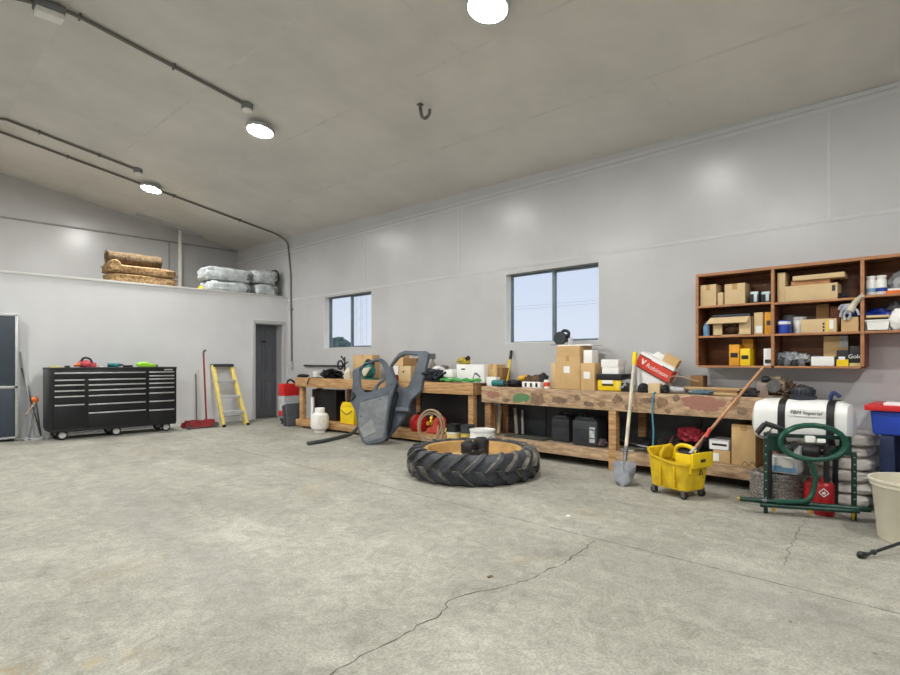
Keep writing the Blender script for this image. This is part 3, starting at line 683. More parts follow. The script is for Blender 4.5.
# red tool cart and panels leaning on the far bench end
t = thing('tool_cart', 'small red wheeled tool cart beside the doorway', 'cart', (5.62, 9.95, 0))
cx0, cx1, cy0, cy1 = 5.50, 5.86, 9.82, 10.06
b = MB(); b.box(cx0, cx1, cy0, cy1, .56, .80, .008); ub = b.build('tool_box', RED, t)
for z in (.64, .735): b = MB(); b.box(cx0-.006, cx0+.004, cy0+.02, cy1-.02, z-.035, z+.04, .004); d = b.build('drawer', RED, ub); 
b = MB(); b.box(cx0, cx1, cy0, cy1, .16, .27, .008); b.build('lower_tray', RED, t)
for x in (cx0+.012, cx1-.012):
    for y in (cy0+.012, cy1-.012): b = MB(); b.box(x-.011, x+.011, y-.011, y+.011, .10, .6); b.build('post', LGREY, t)
b = MB(); b.box(cx0+.02, cx1-.02, cy0+.004, cy0+.012, .27, .56); b.box(cx0+.008, cx0+.014, cy0+.03, cy1-.04, .27, .56); b.build('side_panel', LGREY, t)
for x in (cx0+.05, cx1-.05):
    for y in (cy0+.045, cy1-.045): wheel(t, (x, y, .045), .045, .026)
b = MB(); b.tube(smooth([(cx0+.1, cy0+.06, .80), (cx0+.12, cy0+.06, .86), (cx0+.2, cy0+.08, .87), (cx0+.3, cy0+.1, .81)]), .02, 8); tag(b.build('rubber_tube', BLACK), 'short black tube lying on the red tool cart', 'tube')

# ------------------------------------------------------------------ benches
BX = 5.78
def bench(name, lab, M, L_, D, zt, hb, legs, zs, hs, mats, stain=False):
    t = thing(name, lab, 'workbench', M.to_translation()); front, top, legm = mats
    def mb(): b = MB(); b.M = M; return b
    b = mb(); b.box(.0, D, 0, L_, zt-.03, zt, .003); b.build('top', top, t)
    b = mb(); b.box(-.03, .01, 0, L_, zt-hb, zt+.002, .004)
    fb = b.build('front_board', front, t)
    b = mb(); b.box(.03, D, -.002, .04, zt-hb, zt-.03, .003); b.build('end_board', legm, t)
    b = mb(); b.box(.03, D, L_-.04, L_+.002, zt-hb, zt-.03, .003); b.build('end_board', legm, t)
    b = mb(); b.box(.02, D, .02, L_-.02, zs-.022, zs, .003); b.build('lower_shelf', top, t)
    b = mb(); b.box(-.02, .02, .0, L_, zs-hs, zs+.001, .004); lb = b.build('shelf_edge', legm if not stain else front, t)
    for y in legs:
        if abs(y) > 3 and y < 3.5 or (1 < y < 3.5): pass
        else: b = mb(); b.box(.011, .10, y-.045, y+.045, 0, zt-.03, .004); b.build('leg', legm, t)
        b = mb(); b.box(D-.09, D-.01, y-.045, y+.045, 0, zt-.03, .004); b.build('leg', legm, t)
    return t, fb
M1 = Matrix(((.9969, -.0787, 0, 5.80), (.0787, .9969, 0, 5.12), (0, 0, 1, 0), (0, 0, 0, 1)))
bench1, _ = bench('workbench', 'golden timber workbench under the far window, behind the grey cab doors', M1, 4.2, .50, .935, .165, (.07, 1.45, 3.2, 4.08), .155, .115, (WOOD, WOOD, WOOD))
M2 = Matrix.Translation((5.80, 1.36, 0))
bench2, fb2 = bench('workbench', 'paint-stained long workbench with a heavy front board under the near window', M2, 3.60, .49, .90, .215, (.05, 3.52), .228, .125, (WOODOLD, PLY, WOODDK), True)
b = MB(); b.box(5.778, 5.87, 2.965, 3.055, 0, .69, .004); b.build('leg', WOOD, bench2); b = MB(); b.box(6.18, 6.27, 2.8, 2.89, 0, .87, .004); b.build('leg', WOODDK, bench2)
def splash(pts, m, lab):
    P = [onx(u, v, BX-.012) for u, v in pts]; b = MB(); ys_ = [q.y for q in P]; zs_ = [q.z for q in P]; rnd = random.Random(int(pts[0][0]))
    ya_, yb_, za_, zb_ = min(ys_), max(ys_), min(zs_), min(.898, max(zs_))
    for k in range(5):
        cy_, cz_ = rnd.uniform(ya_*.75+yb_*.25, ya_*.25+yb_*.75), rnd.uniform(za_*.65+zb_*.35, za_*.35+zb_*.65)
        ry, rz = (yb_-ya_)*rnd.uniform(.2, .36), (zb_-za_)*rnd.uniform(.25, .48); n = 40; x_ = 5.7692-.0002*k; out = []
        for i in range(n):
            a = 2*math.pi*i/n; w_ = 1+.45*noise.noise(Vector((math.cos(a)*1.7, math.sin(a)*1.7, k*5+pts[0][0])))+.3*noise.noise(Vector((math.cos(a)*5, math.sin(a)*5, k*3.)))
            out.append(Vector((x_, cy_+ry*w_*math.cos(a), min(.899, max(.688, cz_+rz*w_*math.sin(a))))))
        b.add(out+[Vector((x_, cy_, cz_))], [[i, (i+1) % n, n] for i in range(n)])
    plabel(b.build('paint_stain', m, fb2), lab)
splash([(512, 393), (527, 393), (529, 402), (513, 402)], GPAINT, 'green paint splash')
splash([(529, 392), (549, 393), (546, 402), (531, 405)], DPAINT, 'dark stain beside the green splash')
splash([(553, 396), (571, 397), (568, 404), (554, 402)], DPAINT, 'dark oily patch'); splash([(583, 401), (596, 402), (594, 407), (584, 406)], DPAINT, 'small dark patch')
splash([(682, 395), (700, 396), (716, 402), (722, 412), (700, 411), (684, 408)], RPAINT, 'faded red patch');
splash([(487, 391), (501, 391), (501, 398), (488, 397)], RPAINT, 'reddish scrawl at the left end'); splash([(640, 396), (656, 397), (654, 404), (642, 402)], DPAINT, 'dark smear under the red carton')

for i, (u, v, w_, h2) in enumerate([(602, 404, 4, 3), (616, 400, 6, 4), (630, 408, 5, 3), (661, 402, 6, 5), (668, 411, 4, 2), (676, 398, 4, 3), (736, 402, 5, 5), (742, 411, 5, 4), (578, 398, 4, 3), (541, 398, 3, 4), (506, 400, 4, 2)]):
    splash([(u-w_, v-h2), (u+w_, v-h2), (u+w_, v+h2), (u-w_, v+h2)], DPAINT if i % 3 else pm('brown_grime', (122, 96, 74), .8, scale=14, rgb2=(150, 122, 94)), 'small grimy blotch')
# dark sheets on the lower shelves, spread out to stand in for wall shade
for i, (u0, u1, v, lab) in enumerate([(546, 612, 405, 'added dark sheet standing in for shade behind the two black jerrycans'), (702, 757, 412, 'added dark sheet standing in for shade behind the tall cardboard box'), (618, 639, 412, 'narrow dark sheet standing in for shade behind the shovel handle'), (500, 545, 405, 'dark sheet standing in for shade under the left part of the stained bench'), (640, 700, 412, 'dark sheet standing in for shade behind the yellow mop bucket'), ]):
    y0, y1, z1 = fr(u0, u1, v, 6.22); b = MB(); b.box(6.235, 6.255, y0, y1, .228, .86, .003); tag(b.build('shade_sheet', DGREY), lab, 'panel', 'sheets standing in for shade under the benches')
M1i = lambda y, d: M1 @ Vector((d, y, 0))
def m1box(name, mat, y0, y1, d0, d1, z0, z1, lab, cat, grp=None, bev=.006):
    b = MB(); b.M = M1; b.box(d0, d1, y0, y1, z0, z1, bev); return tag(b.build(name, mat), lab, cat, grp)
m1box('shade_sheet', DGREY, 1.50, 3.2, .42, .44, .155, .76, 'dark sheet standing in for shade under the golden bench behind the yellow jug', 'panel', 'sheets standing in for shade under the benches')  # sheet added to darken the wall like the shade below the bench top
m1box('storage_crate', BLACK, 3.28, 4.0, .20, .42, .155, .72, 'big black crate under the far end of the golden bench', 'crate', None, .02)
m1box('shade_sheet', BLACK, .12, 1.40, .42, .44, .155, .76, 'black sheet standing in for shade under the golden bench behind the red tank', 'panel', 'sheets standing in for shade under the benches')  # another added sheet in place of the shade at the near end
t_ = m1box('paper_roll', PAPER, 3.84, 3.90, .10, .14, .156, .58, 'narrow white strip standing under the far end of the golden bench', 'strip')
# slabs leaning at the far end of the golden bench
for i, (yo, lab) in enumerate([(.04, 'grey slab with a white top leaning against the far bench end, nearer the bench'), (.17, 'grey slab with a white top leaning against the far bench end, nearer the red cart')]):
    t = thing('heater_panel', lab, 'panel', (5.45, 9.40+yo, 0), (R_(-9), 0, 0), group='grey slabs leaning on the bench end')
    b = MB(); b.box(-.08, .26, 0, .055, 0, .44-.04*i, .006); b.build('slab', pm('slab_grey', (82, 86, 92), .5), t, local=True)
    b = MB(); b.box(-.085, .265, -.004, .06, .44-.04*i, .462-.04*i, .003); b.build('top_edge', LGREY, t, local=True)

# ------------------------------------------------------------------ floor things under or before the golden bench
p = fl(321, 433)+Vector((.04, .10, 0)); s = .158
t = thing('propane_tank', 'white propane tank standing before the golden bench', 'gas tank', (p.x, p.y, 0))
b = MB(); b.lathe([(0, .035), (s*.6, .038), (s*.92, .07), (s, .12), (s, .26), (s*.93, .31), (s*.6, .345), (.04, .355), (0, .356)], p, 32); b.build('body', WHITE, t)
b = MB(); b.lathe([(s*.62, 0), (s*.62, .05), (s*.6, .05), (s*.6, 0)], p, 28); b.build('foot_ring', WHITE, t)
b = MB(); n = 28; rr = s*.55
b.lathe([(rr, .335), (rr, .42), (rr-.006, .43), (rr-.012, .42), (rr-.012, .335)], p, n); b.build('collar', WHITE, t)
b = MB(); b.cyl((p.x, p.y, .35), (p.x, p.y, .41), .018); b.box(p.x-.03, p.x+.03, p.y-.012, p.y+.012, .39, .415, .004); b.build('valve', BRASS, t)
b = MB(); a0 = math.atan2(-p.y, -p.x); vs = []; fs = []
for i in range(9):
    a = a0-.35+.7*i/8+.1
    for z in (.14, .235): vs.append((p.x+(s+.0008)*math.cos(a), p.y+(s+.0008)*math.sin(a), z))
b.add(vs, [[2*i, 2*i+1, 2*i+3, 2*i+2] for i in range(8)]); b.build('label_sticker', pm('pinkish_print', (226, 196, 196), .5, scale=30, rgb2=(238, 236, 232)), t)
y0, y1, z1 = fr(340, 353.5, 402, 5.60)
t = thing('yellow_jug', 'yellow oil jug on the lower shelf of the golden bench', 'jug', (5.65, (y0+y1)/2, .156))
b = MB(); b.box(5.60, 5.70, y0, y1, .158, z1-.08, .02); b.prism([(0, 0), (y1-y0, 0), (y1-y0-.05, .08), (.06, .08)], (5.65, y1, z1-.085), (0, -1, 0), (0, 0, 1), .09, bev=.01); b.build('body', YELLOW, t)
b = MB(); b.lathe([(0, 0), (.025, 0), (.025, .03), (0, .03)], (5.65, (y0+y1)/2, z1-.006), 16); b.build('cap', BLACK, t)
b = MB(); b.tube(smooth([(5.596, y1-.03, .40), (5.592, (y0+y1)/2, .33), (5.596, y0+.04, .40)]), .006, 6); b.build('emblem', DGREY, t)
pts = smooth([fl(308, 443.5, .03), fl(325, 440.5, .03), fl(340, 437, .03), fl(352, 433, .07), (5.62, 7.5, .2)], 8)
b = MB(); b.tube(pts, .030, 12); tag(b.build('rubber_hose', pm('hose_grey', (70, 78, 76), .5)), 'dark rubber hose end lying on the floor left of the cab doors', 'hose')

# tractor cab doors
def cab(lab, yaw, lean, outer, holes, pos):
    # local frame: s along the panel, h up the panel; outline points are found where sight lines meet the leaning plane
    ax = Vector((math.cos(yaw), math.sin(yaw), 0)); bk = Vector((-math.sin(yaw), math.cos(yaw), 0)); ay = bk*math.sin(lean)+Vector((0, 0, math.cos(lean))); nn = ax.cross(ay); o = Vector((0, 0, HC))
    def tr(p):
        q = dr(p[0]); d = Vector((q[0], q[1], (HY-p[1])/FPX)); k = (pos-o).dot(nn)/d.dot(nn); v = o+d*k-pos; return (v.dot(ax), v.dot(ay))
    t = thing('cab_door', lab, 'cab door', pos, (0, 0, yaw), group='grey tractor cab doors')
    Rx = Matrix.Rotation(-lean, 4, 'X')
    b = MB(); b.M = Rx
    b.prism([tr(p) for p in outer], (0, 0, 0), (1, 0, 0), (0, 0, 1), .05, [[tr(p) for p in h] for h in holes], bev=.012); b.build('shell', CABG, t, local=True)
    return t, tr, Rx
q = lambda x, y: (345+x/6.433, 345+y/6.433)
o1 = [q(*p) for p in [(145, 646), (112, 622), (88, 560), (76, 480), (66, 420), (36, 365), (44, 300), (52, 235), (50, 165), (95, 140), (200, 86), (238, 86), (268, 112), (322, 215), (338, 245), (316, 300), (300, 360), (286, 430), (275, 520), (272, 590), (252, 622)]]
h1 = [[q(*p) for p in [(98, 165), (128, 132), (212, 106), (238, 118), (250, 150), (262, 205), (240, 215), (196, 262), (178, 300), (128, 306), (104, 262)]], [q(*p) for p in [(262, 222), (264, 270), (205, 288), (222, 255)]]]
cp1 = Vector((5.06, 6.56, .012))
cabt, tr, Rx = cab('left of two grey tractor cab doors, its flat face towards the room', R_(-58), R_(13), o1, h1, cp1)
b = MB(); b.M = Rx; b.prism([tr(q(*p)) for p in [(100, 372), (278, 322), (286, 335), (270, 440), (260, 560), (248, 596), (142, 628), (122, 608), (98, 550), (90, 470)]], (0, -.026, 0), (1, 0, 0), (0, 0, 1), .012, bev=.004); plabel(b.build('face_panel', pm('cab_panel_grey', (118, 123, 127), .5, var=.16, scale=5), cabt, local=True), 'lighter grey lower panel')
b = MB(); b.M = Rx; b.prism([tr(q(*p)) for p in [(100, 540), (180, 475), (205, 560), (130, 600)]], (0, -.034, 0), (1, 0, 0), (0, 0, 1), .012, bev=.004); b.build('raised_panel', pm('cab_patch_grey', (140, 143, 144), .5), cabt, local=True)
b = MB(); b.M = Rx; b.prism([tr(q(*p)) for p in [(118, 340), (280, 300), (282, 322), (122, 360)]], (0, -.028, 0), (1, 0, 0), (0, 0, 1), .014, bev=.004); b.build('rib', CABG, cabt, local=True)
b = MB(); b.M = Rx
for p in ((232, 350), (300, 255), (130, 565), (110, 460)): s_, h_ = tr(q(*p)); b.lathe([(0, -.036), (.012, -.034), (.012, -.02)], (s_, 0, h_), 10, axis='y')
b.build('bolt', CABD, cabt, local=True)
b = MB(); b.M = Rx; b.prism([tr(q(*p)) for p in [(58, 300), (40, 345), (46, 365), (75, 330)]], (0, -.03, 0), (1, 0, 0), (0, 0, 1), .05, bev=.008); b.build('hinge', CABD, cabt, local=True)
o2 = [q(*p) for p in [(262, 625), (275, 520), (300, 420), (330, 330), (342, 262), (318, 205), (288, 140), (318, 92), (350, 52), (388, 38), (532, 42), (548, 62), (520, 180), (492, 305), (432, 352), (402, 440), (380, 480)]]
h2 = [[q(*p) for p in [(304, 138), (352, 82), (392, 64), (472, 70), (474, 98), (446, 180), (412, 262), (388, 282), (350, 262), (326, 205)]]]
cp2 = Vector((5.34, 6.52, .02))
cabt2, tr2, Rx2 = cab('right of two grey tractor cab doors, behind the other and turned edge-on', R_(-82), R_(17), o2, h2, cp2)
b = MB(); b.M = Rx2; e = [(262, 625), (275, 520), (300, 420), (330, 335), (345, 300), (352, 330), (325, 430), (310, 540)]
b.prism([tr2(q(*p)) for p in e], (0, -.03, 0), (1, 0, 0), (0, 0, 1), .045, bev=.008); b.build('seal_edge', CABD, cabt2, local=True)
b = MB(); b.M = Rx2; s_, h_ = tr2(q(350, 420)); b.box(s_, s_+.26, -.10, -.03, h_-.03, h_+.03, .01); b.build('latch', CABG, cabt2, local=True)

# red tank, compressor, buckets
p = onx(413, 424, 5.74); b = MB()
t = thing('red_gas_tank', 'round red tank on the lower shelf behind the right cab door', 'tank', (5.86, p.y, .156))
b = MB(); b.lathe([(0, 0), (.10, 0), (.14, .05), (.15, .13), (.13, .2), (.08, .25), (0, .26)], (5.86, p.y, .157), 28); b.build('body', RED, t); b = MB(); b.cyl((5.86, p.y, .41), (5.86, p.y, .45), .03); b.build('cap', BLACK, t)
p = onx(431, 425, 5.72)
t = thing('air_compressor', 'coral red tank fitting with brass gauges on the lower shelf', 'compressor', (5.84, p.y, .156))
b = MB(); b.M = Matrix.Translation((5.84, p.y, .157)); b.prism([(-.17, 0), (.12, 0), (.13, .22), (.06, .26), (-.08, .10), (-.16, .06)], (0, 0, 0), (0, -1, 0), (0, 0, 1), .18, bev=.02); b.build('body', REDK, t)
b = MB(); b.cyl((5.76, p.y+.05, .30), (5.70, p.y+.05, .32), .035); b.cyl((5.78, p.y+.02, .38), (5.72, p.y+.0, .40), .025); b.blob((5.78, p.y+.03, .33), (.05, .05, .06), 4, .3); b.build('gauge', BRASS, t)
c = Vector((5.54, onx(430, 428, 5.54).y, .275)); pts = []
for i in range(84):
    a = i*.29+1.2; rr = .15+.075*abs(math.sin(i*.115)); s_ = rr*math.cos(a)+.02*math.sin(i*.2); pts.append((c.x+RT[0]*s_*.7-FW[0]*.05*math.sin(i*.11), c.y+RT[1]*s_-FW[1]*.05*math.sin(i*.11), max(.014, c.z+.02+(rr*1.12)*math.sin(a))))
b = MB(); b.tube(pts, .012, 7); tag(b.build('air_hose', TAN), 'tan air hose coiled in loops in front of the coral red compressor', 'hose')
p = onx(447, 421, 5.80); b = MB(); b.blob((5.86, p.y, .215), (.07, .08, .06), 6, .3, 3, 3, .9); tag(b.build('yellow_strap', pm('lemon', (226, 214, 110), .6)), 'crumpled pale yellow strap behind the black-lidded buckets', 'strap')
def bucket(lab, uc, vt, vb, w, m, lidm, x, band=None, grp=None, z0=0., handle=True, lidh=.3):
    c = onx(uc, vb, x); D = c.x*FW[0]+c.y*FW[1]; r = w*D/FPX/2; h = HC+(HY-vt)/FPX*(D-r*.3)-z0
    t = thing('bucket', lab, 'bucket', (c.x, c.y, z0), group=grp)
    b = MB(); b.lathe([(0, 0), (r*.84, 0), (r*.88, .01), (r*.97, h*(1-lidh)), (0, h*(1-lidh))], (c.x, c.y, z0), 32); b.build('body', m, t)
    b = MB(); b.lathe([(r*.96, h*(1-lidh)), (r*1.03, h*(1-lidh)), (r*1.03, h*(1-lidh)+.02), (r, h*(1-lidh)+.03), (r, h-.03), (r*1.04, h-.025), (r*1.04, h), (r*.93, h), (r*.9, h-.012), (0, h-.012)], (c.x, c.y, z0), 32); b.build('lid', lidm, t)
    if band:
        b = MB(); b.lathe([(r*.895, h*.14), (r*.955, h*(1-lidh)*.9), (r*.965, h*(1-lidh)*.9), (r*.905, h*.14)], (c.x, c.y, z0), 32); b.build('printed_band', band, t)
    if handle:
        b = MB(); b.tube(smooth([(c.x-.02, c.y+r*1.05, z0+h*.8), (c.x-r*.75, c.y+r*.85, z0+h*.62), (c.x-r*1.04, c.y+.02, z0+h*.5), (c.x-r*.75, c.y-r*.8, z0+h*.62), (c.x-.02, c.y-r*1.05, z0+h*.8)]), .004, 6); b.build('handle', STEEL, t)
    return t
bucket('yellow-labelled white bucket with a black lid right of the tan hose', 453.5, 424, 444, 14, WHITE, BLACK, 5.66, pm('yellow_print', (236, 196, 40), .5, scale=22, rgb2=(232, 224, 190)), 'buckets before the golden bench', handle=False)
bucket('smaller dark-lidded bucket behind the tractor wheel hub', 467.5, 425, 443, 14, pm('pale_yellow_bucket', (216, 196, 90), .5), DGREY, 5.66, None, 'buckets before the golden bench', handle=False)
t = bucket('wide white bucket with a white lid before the gap between the benches', 482.5, 429.5, 447, 25, WHITE, WHITE, 5.50, None, 'buckets before the golden bench', lidh=.35)
p = onx(476.5, 427, 5.50); b = MB(); b.lathe([(0, 0), (.035, 0), (.03, .03), (.012, .045), (0, .047)], (5.47, p.y, .284), 14); tag(b.build('jar_cap', LGREY), 'small grey cap lying on the wide white bucket', 'cap')

# tractor wheel lying flat
cD = 6.10; q0 = dr(473); wc = Vector((q0[0]*cD, q0[1]*cD, 0)); Ro = .735; Hh = .31
t = thing('tractor_wheel', 'large tractor wheel with lugged tyre lying flat on the floor', 'wheel', wc.to_tuple())
b = MB(); b.lathe([(.52, .035), (.56, .006), (.62, .0), (.66, .02), (.672, .05), (.682, .10), (.686, .155), (.682, .21), (.672, .26), (.645, .293), (.60, .31), (.56, .30), (.53, .275), (.52, .25)], wc, 72); b.build('tyre', RUBBER, t)
NL = 20
def lug(k, low):
    a0 = 2*math.pi*(k+(.5 if low else 0))/NL; b = MB(); vs = []; n = 7
    zs = [.15, .18, .21, .24, .27, .297, .312]; rs = [.683, .683, .681, .675, .665, .640, .585]; hs = [.05, .052, .052, .05, .048, .04, .004]; ws = [.042, .04, .038, .038, .038, .04, .042]
    for i in range(n):
        f = i/(n-1); a = a0+.30*f**1.25*(1 if low else 1); z = zs[i] if not low else .31-zs[i]
        for da, up_ in ((-1, 0), (-.62, 1), (.62, 1), (1, 0)):
            r_ = rs[i]-.02+(hs[i]+.02 if up_ else 0); zz = z
            if i == 5 and up_: zz += .012 if not low else -.006
            if i == 6 and up_: zz += .012 if not low else 0
            dd = da*ws[i]/.7; vs.append((wc.x+r_*math.cos(a+dd), wc.y+r_*math.sin(a+dd), max(.0, zz)))
    fs = [[], []]
    for i in range(n-1):
        for j in range(4): c_ = (j+1) % 4; fs[0 if j == 1 or j == 3 else 1].append([i*4+j, i*4+c_, (i+1)*4+c_, (i+1)*4+j])
    fs[1] += [[0, 1, 2, 3], [(n-1)*4+j for j in (3, 2, 1, 0)]]
    b.add(vs, []); b.F = fs[0]+fs[1]; b.I = [0]*len(fs[0])+[1]*len(fs[1]); return b.build('tread_lug', [RUBBER, LUGM], t, ang=30)
LUGM = pm('dusty_lug_flank', (122, 116, 106), .9, var=.3, scale=16, rgb2=(52, 52, 52))
for k in range(NL): lug(k, False); lug(k, True)
b = MB(); b.lathe([(.52, .05), (.52, .26), (.545, .285), (.535, .295), (.505, .285), (.485, .25), (.47, .2), (.455, .16), (.44, .15), (.43, .155), (.42, .2), (.40, .205), (.385, .18)], wc, 64); b.build('rim', RIM, t)
b = MB(); b.lathe([(.39, .185), (.34, .15), (.2, .135), (.12, .14), (0, .14)], wc, 56); b.build('disc', RIMD, t)
hb = wc+Vector((-.02, -.01, 0)); hm = pm('black_hub', (30, 30, 34), .45, var=.25, scale=9)
b = MB(); b.lathe([(.10, .13), (.075, .16), (.07, .21), (.10, .225), (.13, .24), (.13, .262), (.085, .27), (.0, .272)], hb, 28); h_ = b.build('hub', hm, t)
dR = Vector((RT[0], RT[1], 0)); dF = Vector((FW[0], FW[1], 0))
b = MB(); c = hb-dR*.045-dF*.02; b.lathe([(.085, .262), (.088, .33), (.075, .352), (.05, .362), (.0, .366)], c, 9); b.lathe([(.05, .36), (.04, .378), (0, .38)], c, 12); b.build('hub_cap', hm, h_)
b = MB(); c = hb+dR*.10+dF*.08; b.lathe([(.085, .20), (.09, .34), (.08, .375), (.055, .395), (0, .40)], c, 20); b.build('hub_cap', hm, h_)
for i in range(8):
    a = i*math.pi/4; b = MB(); b.lathe([(.014, .262), (.014, .285), (0, .287)], (hb.x+.112*math.cos(a), hb.y+.112*math.sin(a), 0), 6); b.build('stud', STEELD, h_)
for da in (0.2, 1.77, 3.34, 4.9):
    b = MB(); b.lathe([(.022, .14), (.022, .165), (0, .168)], (wc.x+.28*math.cos(da), wc.y+.28*math.sin(da), 0), 10); b.build('bolt', BLACK, t)

# ------------------------------------------------------------------ shovel, mop bucket
Z2 = .901
s0 = Vector((5.12, 2.56, .0)); s1 = onx(635, 352, 5.94)
t = thing('shovel', 'long-handled steel shovel with a yellow grip leaning on the stained bench', 'shovel', s0)
ax = (s1-s0).normalized(); sx = Vector((0, -1, 0)); sx = Vector((.30, -.95, 0)).normalized(); sx = (sx-ax*sx.dot(ax)).normalized(); sy = ax.cross(sx)
MS = Matrix(((sx.x, ax.x, sy.x, s0.x), (sx.y, ax.y, sy.y, s0.y), (sx.z, ax.z, sy.z, s0.z), (0, 0, 0, 1)))
b = MB(); b.M = MS; vs = []; fs = []; n = 10; m = 12
for side in (0, 1):
    for i in range(n+1):
        h = i/n*.27; w = .115*(1-(1-i/n)**2.6*1.0)**.5 if i else .02
        w = max(w, .02); w = w if h < .25 else w*.97
        for j in range(m+1):
            f = -1+2*j/m; vs.append((f*w, h+.004, .018*f*f+.05*((h-.1)/.27)**2*0+(.0025 if side else 0)))
k = m+1; q_ = (n+1)*k
for i in range(n):
    for j in range(m):
        a = i*k+j; fs.append([a, a+1, a+k+1, a+k]); fs.append([q_+a, q_+a+k, q_+a+k+1, q_+a+1])
for i in range(n):
    for j in (0, m): a = i*k+j; fs.append([a, a+k, q_+a+k, q_+a])
for j in range(m):
    for i in (0, n): a = i*k+j; fs.append([a, a+1, q_+a+1, q_+a])
b.add(vs, fs); b.build('blade', STEEL, t)
L_ = (s1-s0).length; P = lambda h, o=0: s0+ax*h+sy*o
b = MB(); b.tube([P(.10, .012), P(.22, .016), P(.44, .012)], [.010, .021, .022], 12); b.build('socket', STEELD, t)
b = MB(); b.cyl(P(.42, .012), P(L_-.16, .012), .019, n=14); b.build('handle', pm('pale_shaft', (206, 198, 176), .5), t)
b = MB(); b.tube([P(L_-.17, .012), P(L_-.15, .012), P(L_-.01, .012), P(L_, .012)], [.022, .027, .027, .02], 14); b.build('grip', YELLOW, t)

bc = Vector((5.19, 2.04, 0)); by_ = math.atan2(.39, .11)     # long side direction
t = thing('mop_bucket', 'yellow wheeled mop bucket with wringer in front of the stained bench', 'mop bucket', bc, (0, 0, by_-math.pi/2))
Lx, Ly, zb, zt_ = .175, .215, .075, .335                     # local: x depth (away), y along the long side (to the left)
b = MB(); n = 40; vs = []; fs = []
def ring(hx, hy, z, e=.22): return [(hx*math.copysign(abs(math.cos(a))**e, math.cos(a)), hy*math.copysign(abs(math.sin(a))**e, math.sin(a)), z) for a in [2*math.pi*i/n+.001 for i in range(n)]]
def lip(v): # the pouring end rises at the left
    x_, y_, z_ = v; return (x_, y_, z_+max(0, (y_/Ly-.45))*.16) if z_ > zt_-.06 else v
rings = [ring(Lx*.8, Ly*.86, zb), ring(Lx*.83, Ly*.89, zb+.015), ring(Lx*.97, Ly*1.0, zt_-.03), ring(Lx*1.03, Ly*1.05, zt_-.022), ring(Lx*1.03, Ly*1.05, zt_), ring(Lx*.95, Ly*.98, zt_), ring(Lx*.93, Ly*.96, zt_-.03), ring(Lx*.79, Ly*.84, zb+.02)]
for r_ in rings: vs += [lip(v) for v in r_]
for i in range(len(rings)-1):
    for j in range(n): fs.append([i*n+j, i*n+(j+1) % n, (i+1)*n+(j+1) % n, (i+1)*n+j])
fs.append(list(range(n))[::-1]); fs.append([(len(rings)-1)*n+j for j in range(n)]); b.add(vs, fs); tub = b.build('tub', YELLOWW, t, local=True)
b = MB(); b.box(-Lx*1.02, -Lx*.9, .05, .07, zb+.02, zt_-.05, .006); b.box(-Lx*1.02, -Lx*.9, -.10, -.08, zb+.02, zt_-.05, .006); b.build('rib', YELLOWW, tub, local=True)
b = MB(); b.prism([(-.06, -.02), (.20, -.02), (.20, .03), (.10, .12), (.0, .10), (-.06, .03)], (0, Ly*.72, zt_), (1, 0, 0), (0, 0, 1), .03, bev=.01); b.build('pouring_lip', YELLOWW, tub, local=True)
b = MB(); b.box(-.10, Lx, -Ly*1.1, -Ly*.35, zt_-.02, zt_+.03, .012); b.box(-.12, -.095, -Ly*1.05, -Ly*.3, zt_-.10, zt_+.075, .01); b.box(-.11, Lx*1.02, -Ly*1.12, -Ly*1.0, zt_-.05, zt_+.085, .012)
wr = b.build('wringer', YELLOW, t, local=True)
b = MB(); b.tube(smooth([(.10, .11, zt_-.02), (.10, .09, zt_+.08), (.10, .02, zt_+.115), (.10, -.08, zt_+.10), (.10, -.14, zt_+.05)], 8), .020, 10); b.build('lever_arch', YELLOW, wr, local=True)
b = MB(); b.cyl((.02, -.02, zt_+.03), (.02, -.17, zt_+.03), .038, n=16); b.box(-.06, .1, -.12, -.08, zt_, zt_+.06, .008); b.build('press_roller', BLACK, wr, local=True)
b = MB(); b.cyl((.06, -.13, zt_+.02), (.14, -.22, zt_+.27), .011, n=10); b.build('lever', BLACK, wr, local=True)
b = MB(); b.cyl((.125, -.205, zt_+.22), (.15, -.232, zt_+.30), .015, n=10); b.build('lever_grip', REDK, wr, local=True)
xw, yw = -.02, -Ly*1.1-.004
b = MB(); tri = [(0, .04), (-.032, -.015), (.032, -.015)]; tri2 = [(p[0]*.62, p[1]*.62+.002) for p in tri]
b.prism(tri, (.03, -Ly*1.035, zt_-.10), (1, 0, 0), (0, 0, 1), .004, [tri2]); plabel(b.build('warning_triangle', DGREY, tub, local=True), 'dark warning triangle on the bucket side')
b = MB(); b.box(.0, .07, -Ly*1.125, -Ly*1.115, zt_+.0, zt_+.028, .002); plabel(b.build('caution_mark', DGREY, wr, local=True), 'dark printed caution strip')
for x in (-Lx*.8, Lx*.8):
    for y in (-Ly*.78, Ly*.78): wheel(t, (x, y, .036), .036, .02, name='caster') if False else None
for x in (-Lx*.72, Lx*.72):
    for y in (-Ly*.75, Ly*.75):
        b = MB(); b.box(x-.02, x+.02, y-.02, y+.02, .05, .082, .004); k_ = b.build('caster', STEELD, t, local=True)
        b = MB(); b.lathe([(0, -.014), (.033, -.014), (.036, -.006), (.036, .006), (.033, .014), (0, .014)], (x, y, .036), 20, axis='x'); b.build('wheel', BLACK, k_, local=True)
        b = MB(); b.lathe([(0, -.017), (.018, -.017), (.018, .017), (0, .017)], (x, y, .036), 14, axis='x'); b.build('hub', STEEL, k_, local=True)
m0 = fl(690, 463, .34); m0 = Vector((5.165, 1.99, .30)); m1 = onx(763.5, 367, 5.75)
t = thing('mop', 'mop with a long brown wooden handle standing in the yellow bucket', 'mop', m0)
